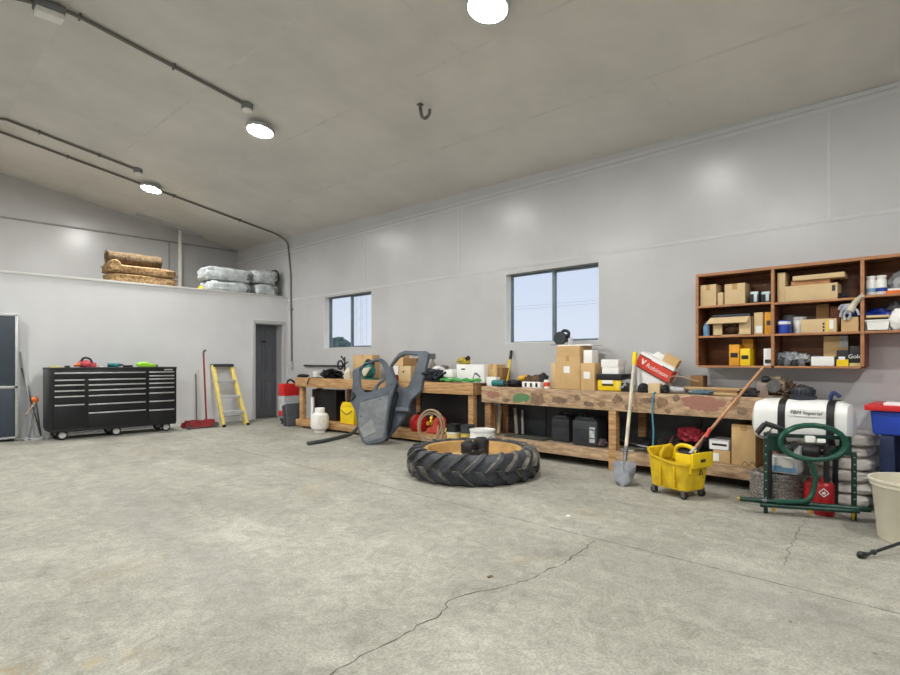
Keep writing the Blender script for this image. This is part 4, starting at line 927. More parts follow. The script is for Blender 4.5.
d_ = (m1-m0); b = MB(); b.cyl(m0+d_*.14, m1, .0135, n=14); b.build('handle', pm('brown_mop_handle', (188, 138, 98), .5, scale=5, stretch=(3, 3, .6)), t)
b = MB(); b.cyl(m0+d_*.0, m0+d_*.16, .0165, n=14); b.build('ferrule', LGREY, t)
b = MB(); rnd = random.Random(4)
for i in range(16):
    a = i*.4; b.tube(smooth([m0+d_*.02, m0+Vector((.05*math.cos(a), .06*math.sin(a), -.03)), m0+Vector((.05*math.cos(a+.3), .055*math.sin(a+.3), -.12)), m0+Vector((.045*math.cos(a), .05*math.sin(a), -.19))], 4), .008, 5)
b.build('mop_strings', pm('mop_cotton', (170, 164, 150), .9, var=.2, scale=20), t)
p = onx(653, 391, 5.745); pe = onx(653, 450, 5.745)
b = MB(); b.tube(smooth([(5.95, p.y+.02, .91), (5.80, p.y, .912), (5.748, p.y, .88), (5.738, p.y+.006, .7), (5.742, p.y-.006, .5), (5.74, p.y, .3), (5.735, p.y, .12), (5.70, p.y-.02, .012), (5.6, p.y-.06, .010)], 6), .009, 8); tag(b.build('extension_cord', CYAN), 'pale blue cord hanging over the front of the stained bench', 'cord')

# ------------------------------------------------------------------ under the stained bench
def jerry(lab, u0, u1, v, x, d, sticker):
    y0, y1, z1 = fr(u0, u1, v, x); t = thing('jerrycan', lab, 'jerrycan', (x+d/2, (y0+y1)/2, .229), group='black jerrycans')
    b = MB(); b.box(x, x+d, y0, y1, .23, z1-.05, .03); b.prism([(0, 0), (y1-y0-.01, 0), (y1-y0-.05, .05), (.04, .05)], (x+d/2, y1-.005, z1-.06), (0, -1, 0), (0, 0, 1), d*.9, bev=.01)
    for s_ in (.33, .66): b.box(x-.004, x+.01, y0+.03, y1-.03, .23+(z1-.28)*s_-.006, .23+(z1-.28)*s_+.006, .003)
    b.build('body', DGREY, t)
    b = MB(); b.tube(smooth([(x+d/2, y0+.07, z1-.015), (x+d/2, y0+.08, z1+.03), (x+d/2, y1-.12, z1+.03), (x+d/2, y1-.11, z1-.015)]), .012, 8); b.build('handle', BLACK, t)
    b = MB(); b.lathe([(0, 0), (.028, 0), (.028, .035), (0, .035)], (x+d/2, y1-.06, z1-.012), 16); b.build('cap', BLACK, t)
    if sticker: b = MB(); b.box(x-.002, x+.002, y0+.03, y0+.10, .28, z1-.12, .001); b.build('label_sticker', pm('faded_label', (196, 204, 202), .6, scale=14, rgb2=(130, 146, 146)), t)
jerry('plain black jerrycan under the stained bench, left of the labelled one', 551, 569, 414.5, 5.95, .2, False)
jerry('larger black jerrycan with a pale label under the stained bench', 572, 597, 416.5, 5.86, .24, True)
def plank(lab, u0, v0, u1, v1, x0, x1, w, th, m, z0=.232, grp='pieces leaning under the stained bench', name='plank', cat='plank'):
    p0, p1 = onx(u0, v0, x0), onx(u1, v1, x1); p0.z = z0
    a = (p1-p0).normalized(); sx_ = Vector((0, 1, 0)); sx_ = (sx_-a*sx_.dot(a)).normalized(); sy_ = a.cross(sx_)
    b = MB(); b.M = Matrix(((sx_.x, sy_.x, a.x, p0.x), (sx_.y, sy_.y, a.y, p0.y), (sx_.z, sy_.z, a.z, p0.z), (0, 0, 0, 1))); b.box(-w/2, w/2, -th/2, th/2, .02, (p1-p0).length, .003)
    return tag(b.build(name, m), lab, cat, grp)
plank('brown board leaning under the left end of the stained bench', 492, 436, 493, 405, 5.98, 6.10, .12, .02, WOODDK)
plank('thin pale batten beside the brown leaning board', 498, 436, 501, 406, 5.92, 6.08, .03, .03, LUMBER)
plank('broken pale strip leaning under the bench, left of two', 517, 436, 515, 408, 6.06, 6.14, .045, .02, pm('weathered_pale', (178, 164, 150), .8))
plank('grey pale strip leaning under the bench, right of two', 523, 435, 522.5, 410, 6.1, 6.2, .03, .02, LGREY)
y0, y1, z1 = fr(506, 545, 434, 5.9); b = MB(); b.box(5.86, 6.16, y0, y1, .229, .250, .004); tag(b.build('rubber_mat', pm('mat_green_grey', (64, 68, 60), .9)), 'flat dark mat on the lower shelf left of the jerrycans', 'mat')
def rag(name, lab, u, x, z, r, m, seed, cat, grp=None, amp=.28, f=3.2):
    p = onx(u, 400, x); b = MB(); b.blob((x, p.y, z+r[2]*.85), r, seed, amp, f, 4, .85); return tag(b.build(name, m), lab, cat, grp)
rag('cloth_bundle', 'pinkish grey cloth bundle right of the labelled jerrycan', 602, 5.95, .229, (.08, .06, .05), pm('mauve_cloth', (120, 104, 112), .9, scale=20, rgb2=(60, 54, 60)), 3, 'cloth')
rnd = random.Random(12)
for i, (u, x, l, m, lab) in enumerate([(622, 5.90, .30, LGREY, 'pale metal strip lowest in the scrap pile beside the shovel'), (630, 5.98, .34, TAN, 'tan strip lying across the scrap pile beside the shovel'), (637, 5.92, .26, STEELD, 'dull metal strip in the scrap pile left of the hanging cord'), (645, 6.0, .3, LGREY, 'grey strip at the right end of the scrap pile behind the cord'), (627, 6.08, .36, STEELD, 'dark metal strip at the back of the scrap pile')]):
    p = onx(u, 440, x); a = rnd.uniform(-.5, .5); z = .231+.016*i
    b = MB(); b.M = Matrix.Translation((x, p.y, z)) @ Matrix.Rotation(a+1.5, 4, 'Z'); b.box(-l/2, l/2, -.02, .02, 0, .013, .002); tag(b.build('scrap_strip', m), lab, 'metal strip', 'scrap strips on the lower shelf')
rag('cloth_bundle', 'dark crumpled cloth at the back of the lower shelf near the cord', 640, 6.14, .229, (.09, .16, .07), JUNK, 6, 'cloth')
rag('cloth_bundle', 'dark crumpled cloth behind the mop bucket arch', 676, 6.10, .229, (.10, .18, .10), JUNK, 9, 'cloth')
bar('stick', 'short reddish stick poking up behind the left side of the mop bucket', 'stick', onx(668, 448, 6.0), onx(673, 436, 5.98), .012, pm('reddish_stick', (140, 92, 84), .7))
rag('red_bag', 'dull red cloth bag on the lower shelf behind the mop handle', 692, 6.0, .40, (.10, .14, .075), pm('dull_red_cloth', (170, 44, 60), .8, var=.2), 5, 'bag')
carton('dark box on the lower shelf under the red bag', 682, 704, 452, .229, 5.95, .22, DGREY, 'boxes on the lower shelf', False, name='storage_box')
t = carton('tan box with a white patch on the lower shelf, below the white carton', 713, 730, 450.5, .229, 5.86, .26, CARD, 'boxes on the lower shelf', False, (PAPER, .0, .35, .1, .75))
y0, y1, z1 = fr(709, 729, 440, 5.86); zl = fr(713, 730, 450.5, 5.86)[2]
t = thing('white_carton', 'white and grey carton with dark lettering on top of the tan box', 'box', (6.0, (y0+y1)/2, zl+.001))
b = MB(); b.box(5.86, 6.14, y0, y1, zl+.002, z1, .004); b.build('carton', LGREY, t)
b = MB(); b.box(5.858, 5.862, y0+.005, y1-.005, zl+.008, z1-.01); b.build('white_face', PAPER, t)
b = MB(); b.box(5.856, 5.859, y0+.02, y1-.03, (zl+z1)/2-.006, (zl+z1)/2+.014); b.build('print_bar', BLACK, t)
carton('tall cardboard box standing on the lower shelf near the white sprayer tank', 731.5, 755.5, 425, .229, 5.83, .30, CARD, None, True)
p = onx(748, 462, 5.76); b = MB(); b.tube(smooth([(5.79, p.y+.06, .232), (5.765, p.y+.05, .26), (5.752, p.y+.02, .285), (5.752, p.y-.01, .25), (5.752, p.y-.04, .29), (5.752, p.y-.07, .25), (5.77, p.y-.09, .235)], 6), .004, 6); tag(b.build('wire_twist', STEELD), 'twisted wire at the foot of the tall cardboard box', 'wire')

# ------------------------------------------------------------------ on the stained bench
def boxm(name, lab, u0, u1, v, z0, x, d, m, cat, grp=None, bev=.006):
    y0, y1, z1 = fr(u0, u1, v, x); b = MB(); b.box(x, x+d, y0, y1, z0, z1, bev); return tag(b.build(name, m), lab, cat, grp)
G2 = 'cardboard boxes on the stained bench'
carton('small cardboard box at the left end of the stained bench', 487, 496.5, 364.5, Z2, 6.02, .2, CARD, G2)
carton('squat brown carton right of the small box at the left end', 496.5, 502.5, 368, Z2, 6.04, .16, CARDD, G2, False)
boxm('small_carton', 'white carton lying in front of the small cardboard box at the bench end', 486.5, 496, 377, Z2, 5.90, .09, PAPER, 'box')
p = onx(502, 382, 5.90)
t = thing('cordless_drill', 'teal drill lying near the left end of the stained bench', 'drill', (5.9, p.y, Z2))
b = MB(); b.cyl((5.88, p.y+.14, Z2+.045), (5.88, p.y-.06, Z2+.045), .042); b.box(5.85, 5.93, p.y-.02, p.y+.05, Z2+.002, Z2+.06, .015); b.build('body', TEAL, t)
b = MB(); b.cyl((5.88, p.y-.06, Z2+.045), (5.88, p.y-.14, Z2+.035), .03, .014); b.build('chuck', BLACK, t); b = MB(); b.box(5.83, 5.9, p.y-.04, p.y+.04, Z2, Z2+.03, .01); b.build('battery', BLACK, t)
pt = onx(510, 351.5, 6.25); pb = onx(506.5, 379, 6.12)
bar('hammer_handle', 'upright yellow handle with a black tip leaning on the wall by the teal drill', 'handle', (6.12, pb.y, Z2+.015), (6.28, pt.y, pt.z), .016, YELLOW, BLACK)
rag('tool_bag', 'black tool bag between the teal drill and the yellow drill', 514, 5.98, Z2, (.09, .12, .05), BLACK, 4, 'bag')
p = onx(523, 378, 6.06)
t = thing('cordless_drill', 'yellow drill on the heap of gloves left of the big cardboard boxes', 'drill', (6.06, p.y, Z2))
b = MB(); b.cyl((6.06, p.y+.06, Z2+.105), (6.06, p.y-.09, Z2+.13), .04); b.tube([(6.06, p.y+.03, Z2+.1), (6.05, p.y+.07, Z2+.01)], .028); b.build('body', pm('drill_yellow', (214, 164, 40), .5), t)
b = MB(); b.cyl((6.06, p.y-.09, Z2+.13), (6.06, p.y-.15, Z2+.14), .028, .016); b.build('chuck', BLACK, t); b = MB(); b.box(6.0, 6.1, p.y+.03, p.y+.12, Z2, Z2+.045, .012); b.build('battery', BLACK, t)
rag('work_gloves', 'brown leather gloves heaped behind the white carton, left of the big boxes', 536, 6.06, Z2, (.12, .17, .085), JUNKB, 7, 'gloves')
rag('work_gloves', 'dark glove beside the brown leather gloves', 544, 6.0, Z2, (.07, .06, .10), JUNK, 2, 'gloves')
t = carton('white carton with black marks in front of the brown gloves', 522, 540, 382, Z2, 5.86, .12, PAPER, None, False)
for f in (.2, .5, .8):
    y0, y1, z1 = fr(522, 540, 382, 5.86); yy = y0+(y1-y0)*f; b = MB(); b.box(5.857, 5.861, yy-.018, yy+.014, Z2+.012, z1-.012); b.build('printed_mark', BLACK, t)
p = onx(546, 384, 5.88); t = thing('spray_can', 'short white can with an orange label left of the big cardboard boxes', 'can', (5.9, p.y, Z2))
b = MB(); b.lathe([(0, 0), (.038, 0), (.038, .095), (.03, .11), (0, .112)], (5.9, p.y, Z2), 20); b.build('body', WHITE, t)
b = MB(); b.lathe([(.0385, .025), (.0388, .03), (.0388, .075), (.0385, .08)], (5.9, p.y, Z2), 20); b.build('label_band', pm('orange_red', (232, 88, 44), .5), t)
carton('narrow cardboard sheet box behind the left edge of the biggest cardboard box', 551, 556.5, 363, Z2, 6.0, .22, CARDP, G2, False)
big = carton('biggest cardboard box in the middle of the stained bench', 555.5, 580, 356.5, Z2, 5.90, .34, CARD, G2, True, (PAPER, .34, .58, .50, .70))
y0, y1, zbig = fr(555.5, 580, 356.5, 5.90)
carton('flat cardboard box stacked on the biggest box below the near window', 556.5, 579.5, 346, zbig+.001, 5.90, .3, CARD, G2, False)
ztop = fr(556.5, 579.5, 346, 5.90)[2]
b = MB(); b.box(5.93, 6.2, y0-.13, y1-.01, ztop+.001, ztop+.018, .003); tag(b.build('white_board', PAPER), 'white sheet lying across the top of the stacked boxes', 'sheet')
med = carton('medium cardboard box with a white label in front of the biggest box', 578.5, 594.5, 363, Z2, 5.87, .03+.2, CARD, G2, False, (PAPER, .28, .70, .42, .68)) if False else carton('medium cardboard box with a white label right of the biggest box', 580.5, 594.5, 363, Z2, 5.87, .24, CARD, G2, False, (PAPER, .22, .68, .42, .68))
y0, y1, zmed = fr(580.5, 594.5, 363, 5.87)
t = carton('small white box standing on the medium cardboard box', 583.5, 592, 350, zmed+.001, 5.90, .14, PAPER, None, False, name='white_box')
boxm('grey_box', 'grey box behind the small white box on the medium box', 590, 597, 352, zmed+.001, 6.05, .05, LGREY, 'box')
# saw on the sheet, before the near window
p = onx(561, 343, 6.06); zs = ztop+.018
t = thing('circular_saw', 'dark circular saw on top of the stacked boxes before the near window', 'saw', (6.06, p.y, zs))
b = MB(); b.lathe([(0, -.02), (.085, -.02), (.09, 0), (.085, .02), (0, .02)], (6.04, p.y+.0, zs+.085), 26, axis='x'); b.build('blade_guard', DGREY, t)
b = MB(); b.cyl((6.06, p.y-.02, zs+.09), (6.15, p.y-.03, zs+.09), .055); b.tube(smooth([(6.08, p.y+.02, zs+.14), (6.08, p.y-.03, zs+.185), (6.08, p.y-.10, zs+.16), (6.08, p.y-.09, zs+.08)]), .02, 8); b.build('motor', BLACK, t)
b = MB(); b.box(5.99, 6.18, p.y-.11, p.y+.11, zs+.0, zs+.008); b.build('base_plate', STEELD, t)
p = onx(571, 343, 6.05); b = MB(); b.lathe([(0, 0), (.032, 0), (.032, .07), (.02, .09), (0, .092)], (6.04, p.y, zs), 18); b.V = b.V; tag(b.build('spray_can', LGREY), 'small grey can beside the circular saw', 'can')
# yellow tub
p = onx(608, 385, 5.90); y0, y1, z1 = fr(596, 621, 374, 5.86); w_ = (y1-y0)/2; cy = (y0+y1)/2
t = thing('yellow_tub', 'yellow tub with a black lid and white label right of the cardboard boxes', 'tub', (5.86+.13, cy, Z2))
b = MB(); b.pillow((5.99, cy, Z2+.075), (.13, w_*.98, .078), amp=0, e=.3) if False else b.box(5.87, 6.12, y0+.006, y1-.006, Z2, Z2+.135, .03); b.build('body', YELLOW, t)
b = MB(); b.box(5.862, 6.128, y0, y1, Z2+.13, z1, .012); b.build('lid', BLACK, t)
b = MB(); b.box(5.866, 5.872, cy-.05, cy+.08, Z2+.085, Z2+.125, .002); lb = b.build('label_patch', PAPER, t); b = MB(); b.box(5.865, 5.87, cy-.06, cy+.085, Z2+.06, Z2+.083, .002); b.build('label_bar', pm('dark_olive', (62, 66, 24), .5), t)
b = MB(); b.box(5.866, 5.872, y0+.035, y0+.052, Z2+.02, Z2+.12, .002); b.build('pale_strip', pm('pale_strip', (248, 232, 130), .5), t)
zl = z1
t = carton('white carton on the yellow tub', 602, 618.5, 367.5, zl+.001, 5.88, .17, PAPER, None, False, name='white_box')
zl2 = fr(602, 618.5, 367.5, 5.88)[2]
t = carton('thin white carton on top of the other white carton above the yellow tub', 601, 618, 359.5, zl2+.001, 5.88, .19, PAPER, None, False, name='white_box')
rag('work_gloves', 'grey rag pile between the yellow tub and the shovel handle', 627, 5.98, Z2, (.10, .09, .075), GLOVE, 15, 'rag')
boxm('black_case', 'small black case behind the shovel handle', 621, 628, 383, Z2, 5.88, .1, BLACK, 'case')
rag('tool_bag', 'black bag under the left end of the tilted red carton', 643.5, 5.86, Z2, (.045, .06, .055), BLACK, 21, 'bag')
carton('small tan box under the tilted red carton', 648, 659.5, 383.5, Z2, 5.80, .09, CARDP, G2, False)
# tilted red carton
A_, B2, C_, D2 = onx(641, 352.5, 6.0), onx(674, 370, 6.0), onx(667, 382, 6.0), onx(640, 367, 6.0)
t = thing('red_carton', 'red and white carton with white script tilted on the stained bench', 'box', (6.08, (A_.y+B2.y)/2, Z2+.05))
ang = math.atan2(B2.z-A_.z, -(B2.y-A_.y)); L_ = math.hypot(B2.y-A_.y, B2.z-A_.z); c_ = (A_+B2)/2
axs = Vector((0, -math.cos(ang), math.sin(ang))); ays = Vector((0, math.sin(ang), math.cos(ang)))
Mx = Matrix(((0, 0, 1, 6.0), (axs.y, ays.y, 0, c_.y), (axs.z, ays.z, 0, c_.z), (0, 0, 0, 1)))   # local x along, y up the face, z depth
def cbox(*a, **k): bb = MB(); bb.M = Mx; bb.box(*a, **k); return bb
h_ = .165; cbox(-L_/2, L_/2, -h_, .012, .0, .20, bev=.003).build('carton', PAPER, t)
cbox(-L_/2-.001, L_/2+.001, -h_+.006, -.022, -.0015, .12, bev=0).build('red_face', pm('carton_red', (214, 66, 52), .5, var=.06), t)
cbox(-L_/2, L_/2, -h_-.001, -h_+.008, -.0018, .1).build('dark_edge', BLACK, t); cbox(-L_/2, -.06, -.026, -.016, -.0018, .0).build('dark_edge', BLACK, t); cbox(.08, L_/2, -.026, -.016, -.0018, .0).build('dark_edge', BLACK, t)
text('Robinson', .072, Mx @ Vector((.045, -h_/2-.012, -.003)), axs, ays, PAPER, t, shear=.15)
bb = MB(); bb.M = Mx; bb.prism([(-.165, -.05), (-.15, -.05), (-.135, -.08), (-.12, -.05), (-.105, -.05), (-.128, -.11), (-.142, -.11)], (0, 0, -.002), (1, 0, 0), (0, 1, 0), .002); bb.build('emblem', PAPER, t)
bb = MB(); bb.M = Mx; bb.add([(-.13, .012, .10), (.06, .012, .10), (.06, .060, .16), (-.10, .070, .16), (-.13, .010, .103), (.06, .010, .103), (.06, .058, .163), (-.10, .068, .163)], [[0, 1, 2, 3], [7, 6, 5, 4], [0, 4, 5, 1], [1, 5, 6, 2], [2, 6, 7, 3], [3, 7, 4, 0]]); bb.build('flap', PAPER, t)
bb = MB(); bb.M = Mx; bb.box(.01, L_/2-.005, .010, .115, .10, .103); bb.box(L_/2-.008, L_/2-.005, .01, .11, .02, .103); bb.build('flap', CARD, t)
# what the red carton leans on
pl_ = [Mx @ Vector((-L_/2+.03, -h_-.004, .02)), Mx @ Vector((L_/2-.02, -h_-.004, .02))]
b = MB(); ya_, yb_ = pl_[0].y, pl_[1].y; b.prism([(0, 0), (ya_-yb_, 0), (ya_-yb_, max(.012, pl_[1].z-Z2)), (0, pl_[0].z-Z2)], (6.10, ya_, Z2), (0, -1, 0), (0, 0, 1), .17, bev=.003); tag(b.build('white_carton', PAPER), 'white sloping carton propping up the tilted red carton', 'box')
p = onx(665, 385, 5.88); b = MB(); b.blob((5.86, p.y, Z2+.045), (.05, .055, .05), 31, .2, 3, 3, .9); tag(b.build('work_gloves', BLACK), 'black glove under the right end of the red carton', 'glove')
pa, pm_, pb = onx(668, 386, 5.95), onx(680, 376, 5.95), onx(692, 380, 5.97)
b = MB(); P_ = smooth([Vector((5.95, pa.y, Z2+.02)), Vector((5.95, pa.y-.03, pm_.z-.015)), Vector((5.96, pm_.y, pm_.z)), Vector((5.98, pb.y+.02, pb.z+.01)), Vector((6.02, pb.y-.05, pb.z-.01))], 6)
for i in range(len(P_)-1):
    p, q2 = P_[i], P_[i+1]; b.add([p+Vector((-.03, 0, 0)), p+Vector((.03, 0, 0)), q2+Vector((.03, 0, 0)), q2+Vector((-.03, 0, 0)), p+Vector((-.03, 0, -.008)), p+Vector((.03, 0, -.008)), q2+Vector((.03, 0, -.008)), q2+Vector((-.03, 0, -.008))], [[0, 1, 2, 3], [7, 6, 5, 4], [0, 3, 7, 4], [1, 5, 6, 2]])
tag(b.build('leather_strap', TAN), 'arched tan strap between the red carton and the small brown box', 'strap')
p = onx(672, 386, 5.92); t = thing('angle_grinder', 'grey grinder lying under the arched tan strap', 'grinder', (5.92, p.y, Z2))
b = MB(); b.cyl((5.92, p.y+.05, Z2+.045), (5.92, p.y-.13, Z2+.04), .036, .028); b.build('body', LGREY, t); b = MB(); b.lathe([(0, -.01), (.045, -.01), (.045, .01), (0, .01)], (5.90, p.y+.05, Z2+.046), 18, axis='x'); b.build('disc', MGREY, t)
carton('small brown box behind the lumber, left of the mop handle', 690, 703, 375.5, Z2, 6.08, .14, CARDD, G2, False)
def lumber(lab, u0, v0, u1, v1, x, w, th, m=LUMBER):
    p0, p1 = onx(u0, v0, x), onx(u1, v1, x+.04); a = Vector((p1.x-p0.x, p1.y-p0.y, p1.z-p0.z)); L_ = a.length; a.normalize(); sx_ = Vector((1, 0, 0)); sx_ = (sx_-a*sx_.dot(a)).normalized(); sy_ = a.cross(sx_)
    b = MB(); b.M = Matrix(((a.x, sx_.x, sy_.x, p0.x), (a.y, sx_.y, sy_.y, p0.y), (a.z, sx_.z, sy_.z, p0.z), (0, 0, 0, 1))); b.box(0, L_, -w/2, w/2, -th/2, th/2, .003); return tag(b.build('lumber_strip', m), lab, 'lumber', 'lumber strips on the stained bench')
def lum(lab, u0, u1, x, z, w, th, dx=.04, m=LUMBER):
    p0, p1 = onx(u0, 380, x), onx(u1, 380, x+dx); b = MB(); mid = ((p0.x+p1.x)/2, (p0.y+p1.y)/2, z+th/2); L_ = math.hypot(p1.x-p0.x, p1.y-p0.y)
    b.M = Matrix.Translation(mid) @ Matrix.Rotation(math.atan2(p1.y-p0.y, p1.x-p0.x), 4, 'Z'); b.box(-L_/2, L_/2, -w/2, w/2, -th/2, th/2, .003); return tag(b.build('lumber_strip', m), lab, 'lumber', 'lumber strips on the stained bench')
lum('short pale lumber strip low in front, crossed by the mop handle', 714, 738, 5.86, Z2+.006, .05, .026, .02)
lum('dark board under the longest lumber strip', 690, 742, 5.98, Z2+.001, .10, .05, .03, WOODDK)
lum('longest pale lumber strip lying along the bench behind the teal rag', 684, 744, 5.98, Z2+.052, .05, .024, .04)
rag('teal_rag', 'crumpled grey-teal rag in front of the lumber strips', 703, 5.87, Z2, (.06, .13, .03), pm('teal_rag_cloth', (120, 146, 156), .85, scale=12, rgb2=(70, 92, 102)), 8, 'rag')
rag('dark_rag', 'dark rag right of the crossing mop handle', 750, 5.90, Z2, (.06, .10, .045), JUNK, 13, 'rag')
carton('grey brown metal box beside the motor at the right end of the bench', 757, 768, 382.5, Z2, 5.88, .13, pm('taupe_metal', (146, 128, 118), .6), None, False, name='metal_box', cat='box')
p = onx(775, 388, 5.93); t = thing('electric_motor', 'dusty electric motor with a pulley behind the left end of the white tank', 'motor', (5.95, p.y, Z2))
b = MB(); b.box(5.88, 6.06, p.y-.08, p.y+.09, Z2, Z2+.02, .004); b.lathe([(0, -.10), (.05, -.10), (.078, -.085), (.078, .06), (.05, .08), (0, .08)], (5.97, p.y, Z2+.098), 24, axis='y'); b.box(5.93, 6.01, p.y-.05, p.y+.05, Z2+.165, Z2+.20, .008); b.build('body', pm('dusty_motor', (150, 132, 108), .7, scale=12, rgb2=(92, 80, 68)), t)
b = MB(); b.lathe([(0, -.03), (.06, -.03), (.05, -.015), (.06, 0), (0, 0)], (5.90, p.y, Z2+.11), 22, axis='x'); b.build('pulley', STEELD, t); b = MB(); b.blob((5.91, p.y+.07, Z2+.17), (.035, .04, .035), 1, .2); b.build('knob', BLACK, t)
rag('chain_heap', 'heap of dark chain and fittings behind the white tank, right of the motor', 787, 5.98, Z2, (.10, .09, .08), pm('brown_metal_heap', (120, 100, 80), .6, metal=.3, scale=30, rgb2=(46, 40, 36)), 17, 'chain', None, .5, 6)
rag('fittings_heap', 'low heap of dark fittings at the right end of the stained bench', 800, 6.05, Z2, (.10, .10, .06), pm('dark_fittings', (70, 60, 54), .6, scale=30, rgb2=(26, 25, 24)), 19, 'fittings', None, .5, 6)

# ------------------------------------------------------------------ on the golden bench
Z1B = .936
def b1(u, d):                              # point on the golden bench top at depth d behind its front edge, seen at column u
    q = dr(u); n = Vector((.9969, .0787)); o = Vector((5.80, 5.12)); k = (n.dot(o)+d)/(n.x*q[0]+n.y*q[1]); D = k; return Vector((q[0]*k, q[1]*k, Z1B)), D
def zat(v, D): return HC+(HY-v)/FPX*D
def box1(name, lab, u0, u1, v, d, dep, m, cat, grp=None, z0=Z1B, bev=.005, tape=False):
    p0, D0 = b1(u0, d); p1, D1 = b1(u1, d); zt2 = zat(v, (D0+D1)/2); L_ = (p1-p0).length; mid = (p0+p1)/2; ang = math.atan2(p1.y-p0.y, p1.x-p0.x)
    t = thing(name, lab, cat, (mid.x, mid.y, z0), (0, 0, ang), grp)
    b = MB(); b.box(-L_/2, L_/2, 0, dep, 0, zt2-z0, bev); b.build('body', m, t, local=True)
    if tape: b = MB(); b.box(-.02, .02, -.0015, dep, zt2-z0-.05, zt2-z0+.0012); b.build('tape', TAPE, t, local=True)
    t['_t'] = zt2; return t, zt2, L_
def rag1(name, lab, u, d, r, m, seed, cat, z0=Z1B, amp=.28, f=3.2, grp=None):
    p, D = b1(u, d); b = MB(); b.blob((p.x, p.y, z0+r[2]*.85), r, seed, amp, f, 4, .85); return tag(b.build(name, m), lab, cat, grp)
p, D = b1(316, .10); t = thing('paper_cup', 'white cup at the far end of the golden bench', 'cup', p)
b = MB(); b.lathe([(0, 0), (.045, 0), (.055, .11), (.05, .11), (.042, .01), (0, .01)], p, 20); b.build('cup', WHITE, t); b = MB(); b.lathe([(.055, .105), (.06, .11), (.055, .12), (.02, .122), (0, .122)], p, 20); b.build('lid', PAPER, t)
p, D = b1(308, .06); p2, _ = b1(300, -.045); b = MB(); b.tube(smooth([b1(322, .1)[0]+Vector((0, 0, .008)), b1(314, .02)[0]+Vector((0, 0, .008)), b1(309, -.04)[0]+Vector((0, 0, -.02)), b1(307, -.045)[0]+Vector((0, 0, -.12))], 6), .009, 7); tag(b.build('power_cable', BLACK), 'black cable draped over the far end of the golden bench', 'cable')
p, D = b1(303, .16); b = MB(); b.blob((p.x, p.y, Z1B+.03), (.12, .10, .035), 3, .2, 3, 3, .8); tag(b.build('welding_mask', BLACK), 'flat black object at the far end of the golden bench above the red cart', 'mask')
rag1('hose_heap', 'black heap of hoses and tools left of the black clamp stand', 332, .16, (.15, .20, .085), BLACK, 5, 'hose', amp=.45, f=5)
p, D = b1(345, .14); t = thing('clamp_stand', 'black clamp stand with a ring on the golden bench left of the cab doors', 'stand', p)
b = MB(); b.box(p.x-.07, p.x+.07, p.y-.06, p.y+.06, Z1B, Z1B+.02, .004); b.cyl((p.x, p.y, Z1B), (p.x+.02, p.y+.04, zat(357, D)), .013); b.build('post', BLACK, t)
zr = zat(365, D); b = MB(); rr = .075; b.tube([(p.x-.03, p.y+.10+rr*math.cos(a), zr+rr*math.sin(a)) for a in [i*math.pi/10 for i in range(20)]], .017, 8, closed=True); b.cyl((p.x-.02, p.y+.03, zr), (p.x-.02, p.y-.10, zr+.05), .014); b.cyl((p.x, p.y+.03, zr+.08), (p.x-.02, p.y+.09, zr+.16), .014); b.build('ring', BLACK, t)
p, D = b1(348.5, .06); t = thing('beige_jug', 'beige jug on the golden bench beside the left cab door', 'jug', p)
b = MB(); b.lathe([(0, 0), (.075, 0), (.08, .02), (.08, .12), (.04, .17), (.03, .18), (.03, .2), (0, .2)], p, 22); b.build('body', OFFW, t); b = MB(); b.tube(smooth([(p.x, p.y-.03, Z1B+.18), (p.x-.04, p.y-.08, Z1B+.16), (p.x-.04, p.y-.09, Z1B+.1)]), .011, 7); b.build('handle', OFFW, t)
G1 = 'cardboard boxes on the golden bench'
box1('cardboard_box', 'cardboard box behind the frame of the left cab door', 353, 372, 355, .30, .18, CARD, 'box', G1, tape=True)
p, D = b1(369, .16); t = thing('teal_saw', 'teal power saw seen through the opening of the left cab door', 'saw', p)
b = MB(); b.blob((p.x, p.y+.03, Z1B+.15), (.10, .17, .15), 4, .15, 2, 3, .9); b.box(p.x-.06, p.x+.07, p.y-.18, p.y+.18, Z1B+.0, Z1B+.03, .008); b.build('body', TEAL, t)
b = MB(); b.lathe([(0, -.03), (.05, -.03), (.062, 0), (0, 0)], (p.x-.10, p.y-.03, Z1B+.13), 24, axis='x'); b.build('dust_port', OFFW, t); b = MB(); b.prism([(0, .07), (.22, .10), (.05, -.06), (0, -.06)], (p.x-.13, p.y-.02, Z1B+.12), (0, -1, 0), (0, 0, 1), .03, bev=.008); b.build('guard', OFFW, t)
b = MB(); b.tube(smooth([(p.x, p.y+.10, Z1B+.26), (p.x-.02, p.y+.0, Z1B+.33), (p.x, p.y-.14, Z1B+.26)]), .022, 8); b.build('grip', BLACK, t)
tb, zt2, _ = box1('cardboard_box', 'tan box with a dark dot seen through the opening of the right cab door', 398.5, 410.5, 366, .08, .2, CARDP, 'box', G1)
b = MB(); b.lathe([(0, -.003), (.016, -.003), (.016, .002), (0, .002)], (-.02, 0, (zt2-Z1B)*.62), 12, axis='y'); b.build('dark_dot', BLACK, tb, local=True)
box1('cardboard_box', 'upper tan box behind the top of the right cab door', 396, 403, 355.5, .32, .16, CARD, 'box', G1)
box1('cardboard_box', 'darker box seen high in the opening of the right cab door', 404, 417, 358, .30, .18, CARDD, 'box', G1)
box1('small_carton', 'white carton seen left of the tan box in the right cab door opening', 392, 398, 366, .16, .14, PAPER, 'box')
rag1('red_rag', 'dark red rag below the white carton in the right cab door opening', 395, .07, (.06, .07, .05), pm('dark_red_cloth', (150, 50, 40), .8), 3, 'rag')
p, D = b1(433, .30); t = thing('spray_bottle', 'beige spray bottle at the back of the golden bench right of the cab doors', 'bottle', p); h_ = zat(353.5, D)-Z1B
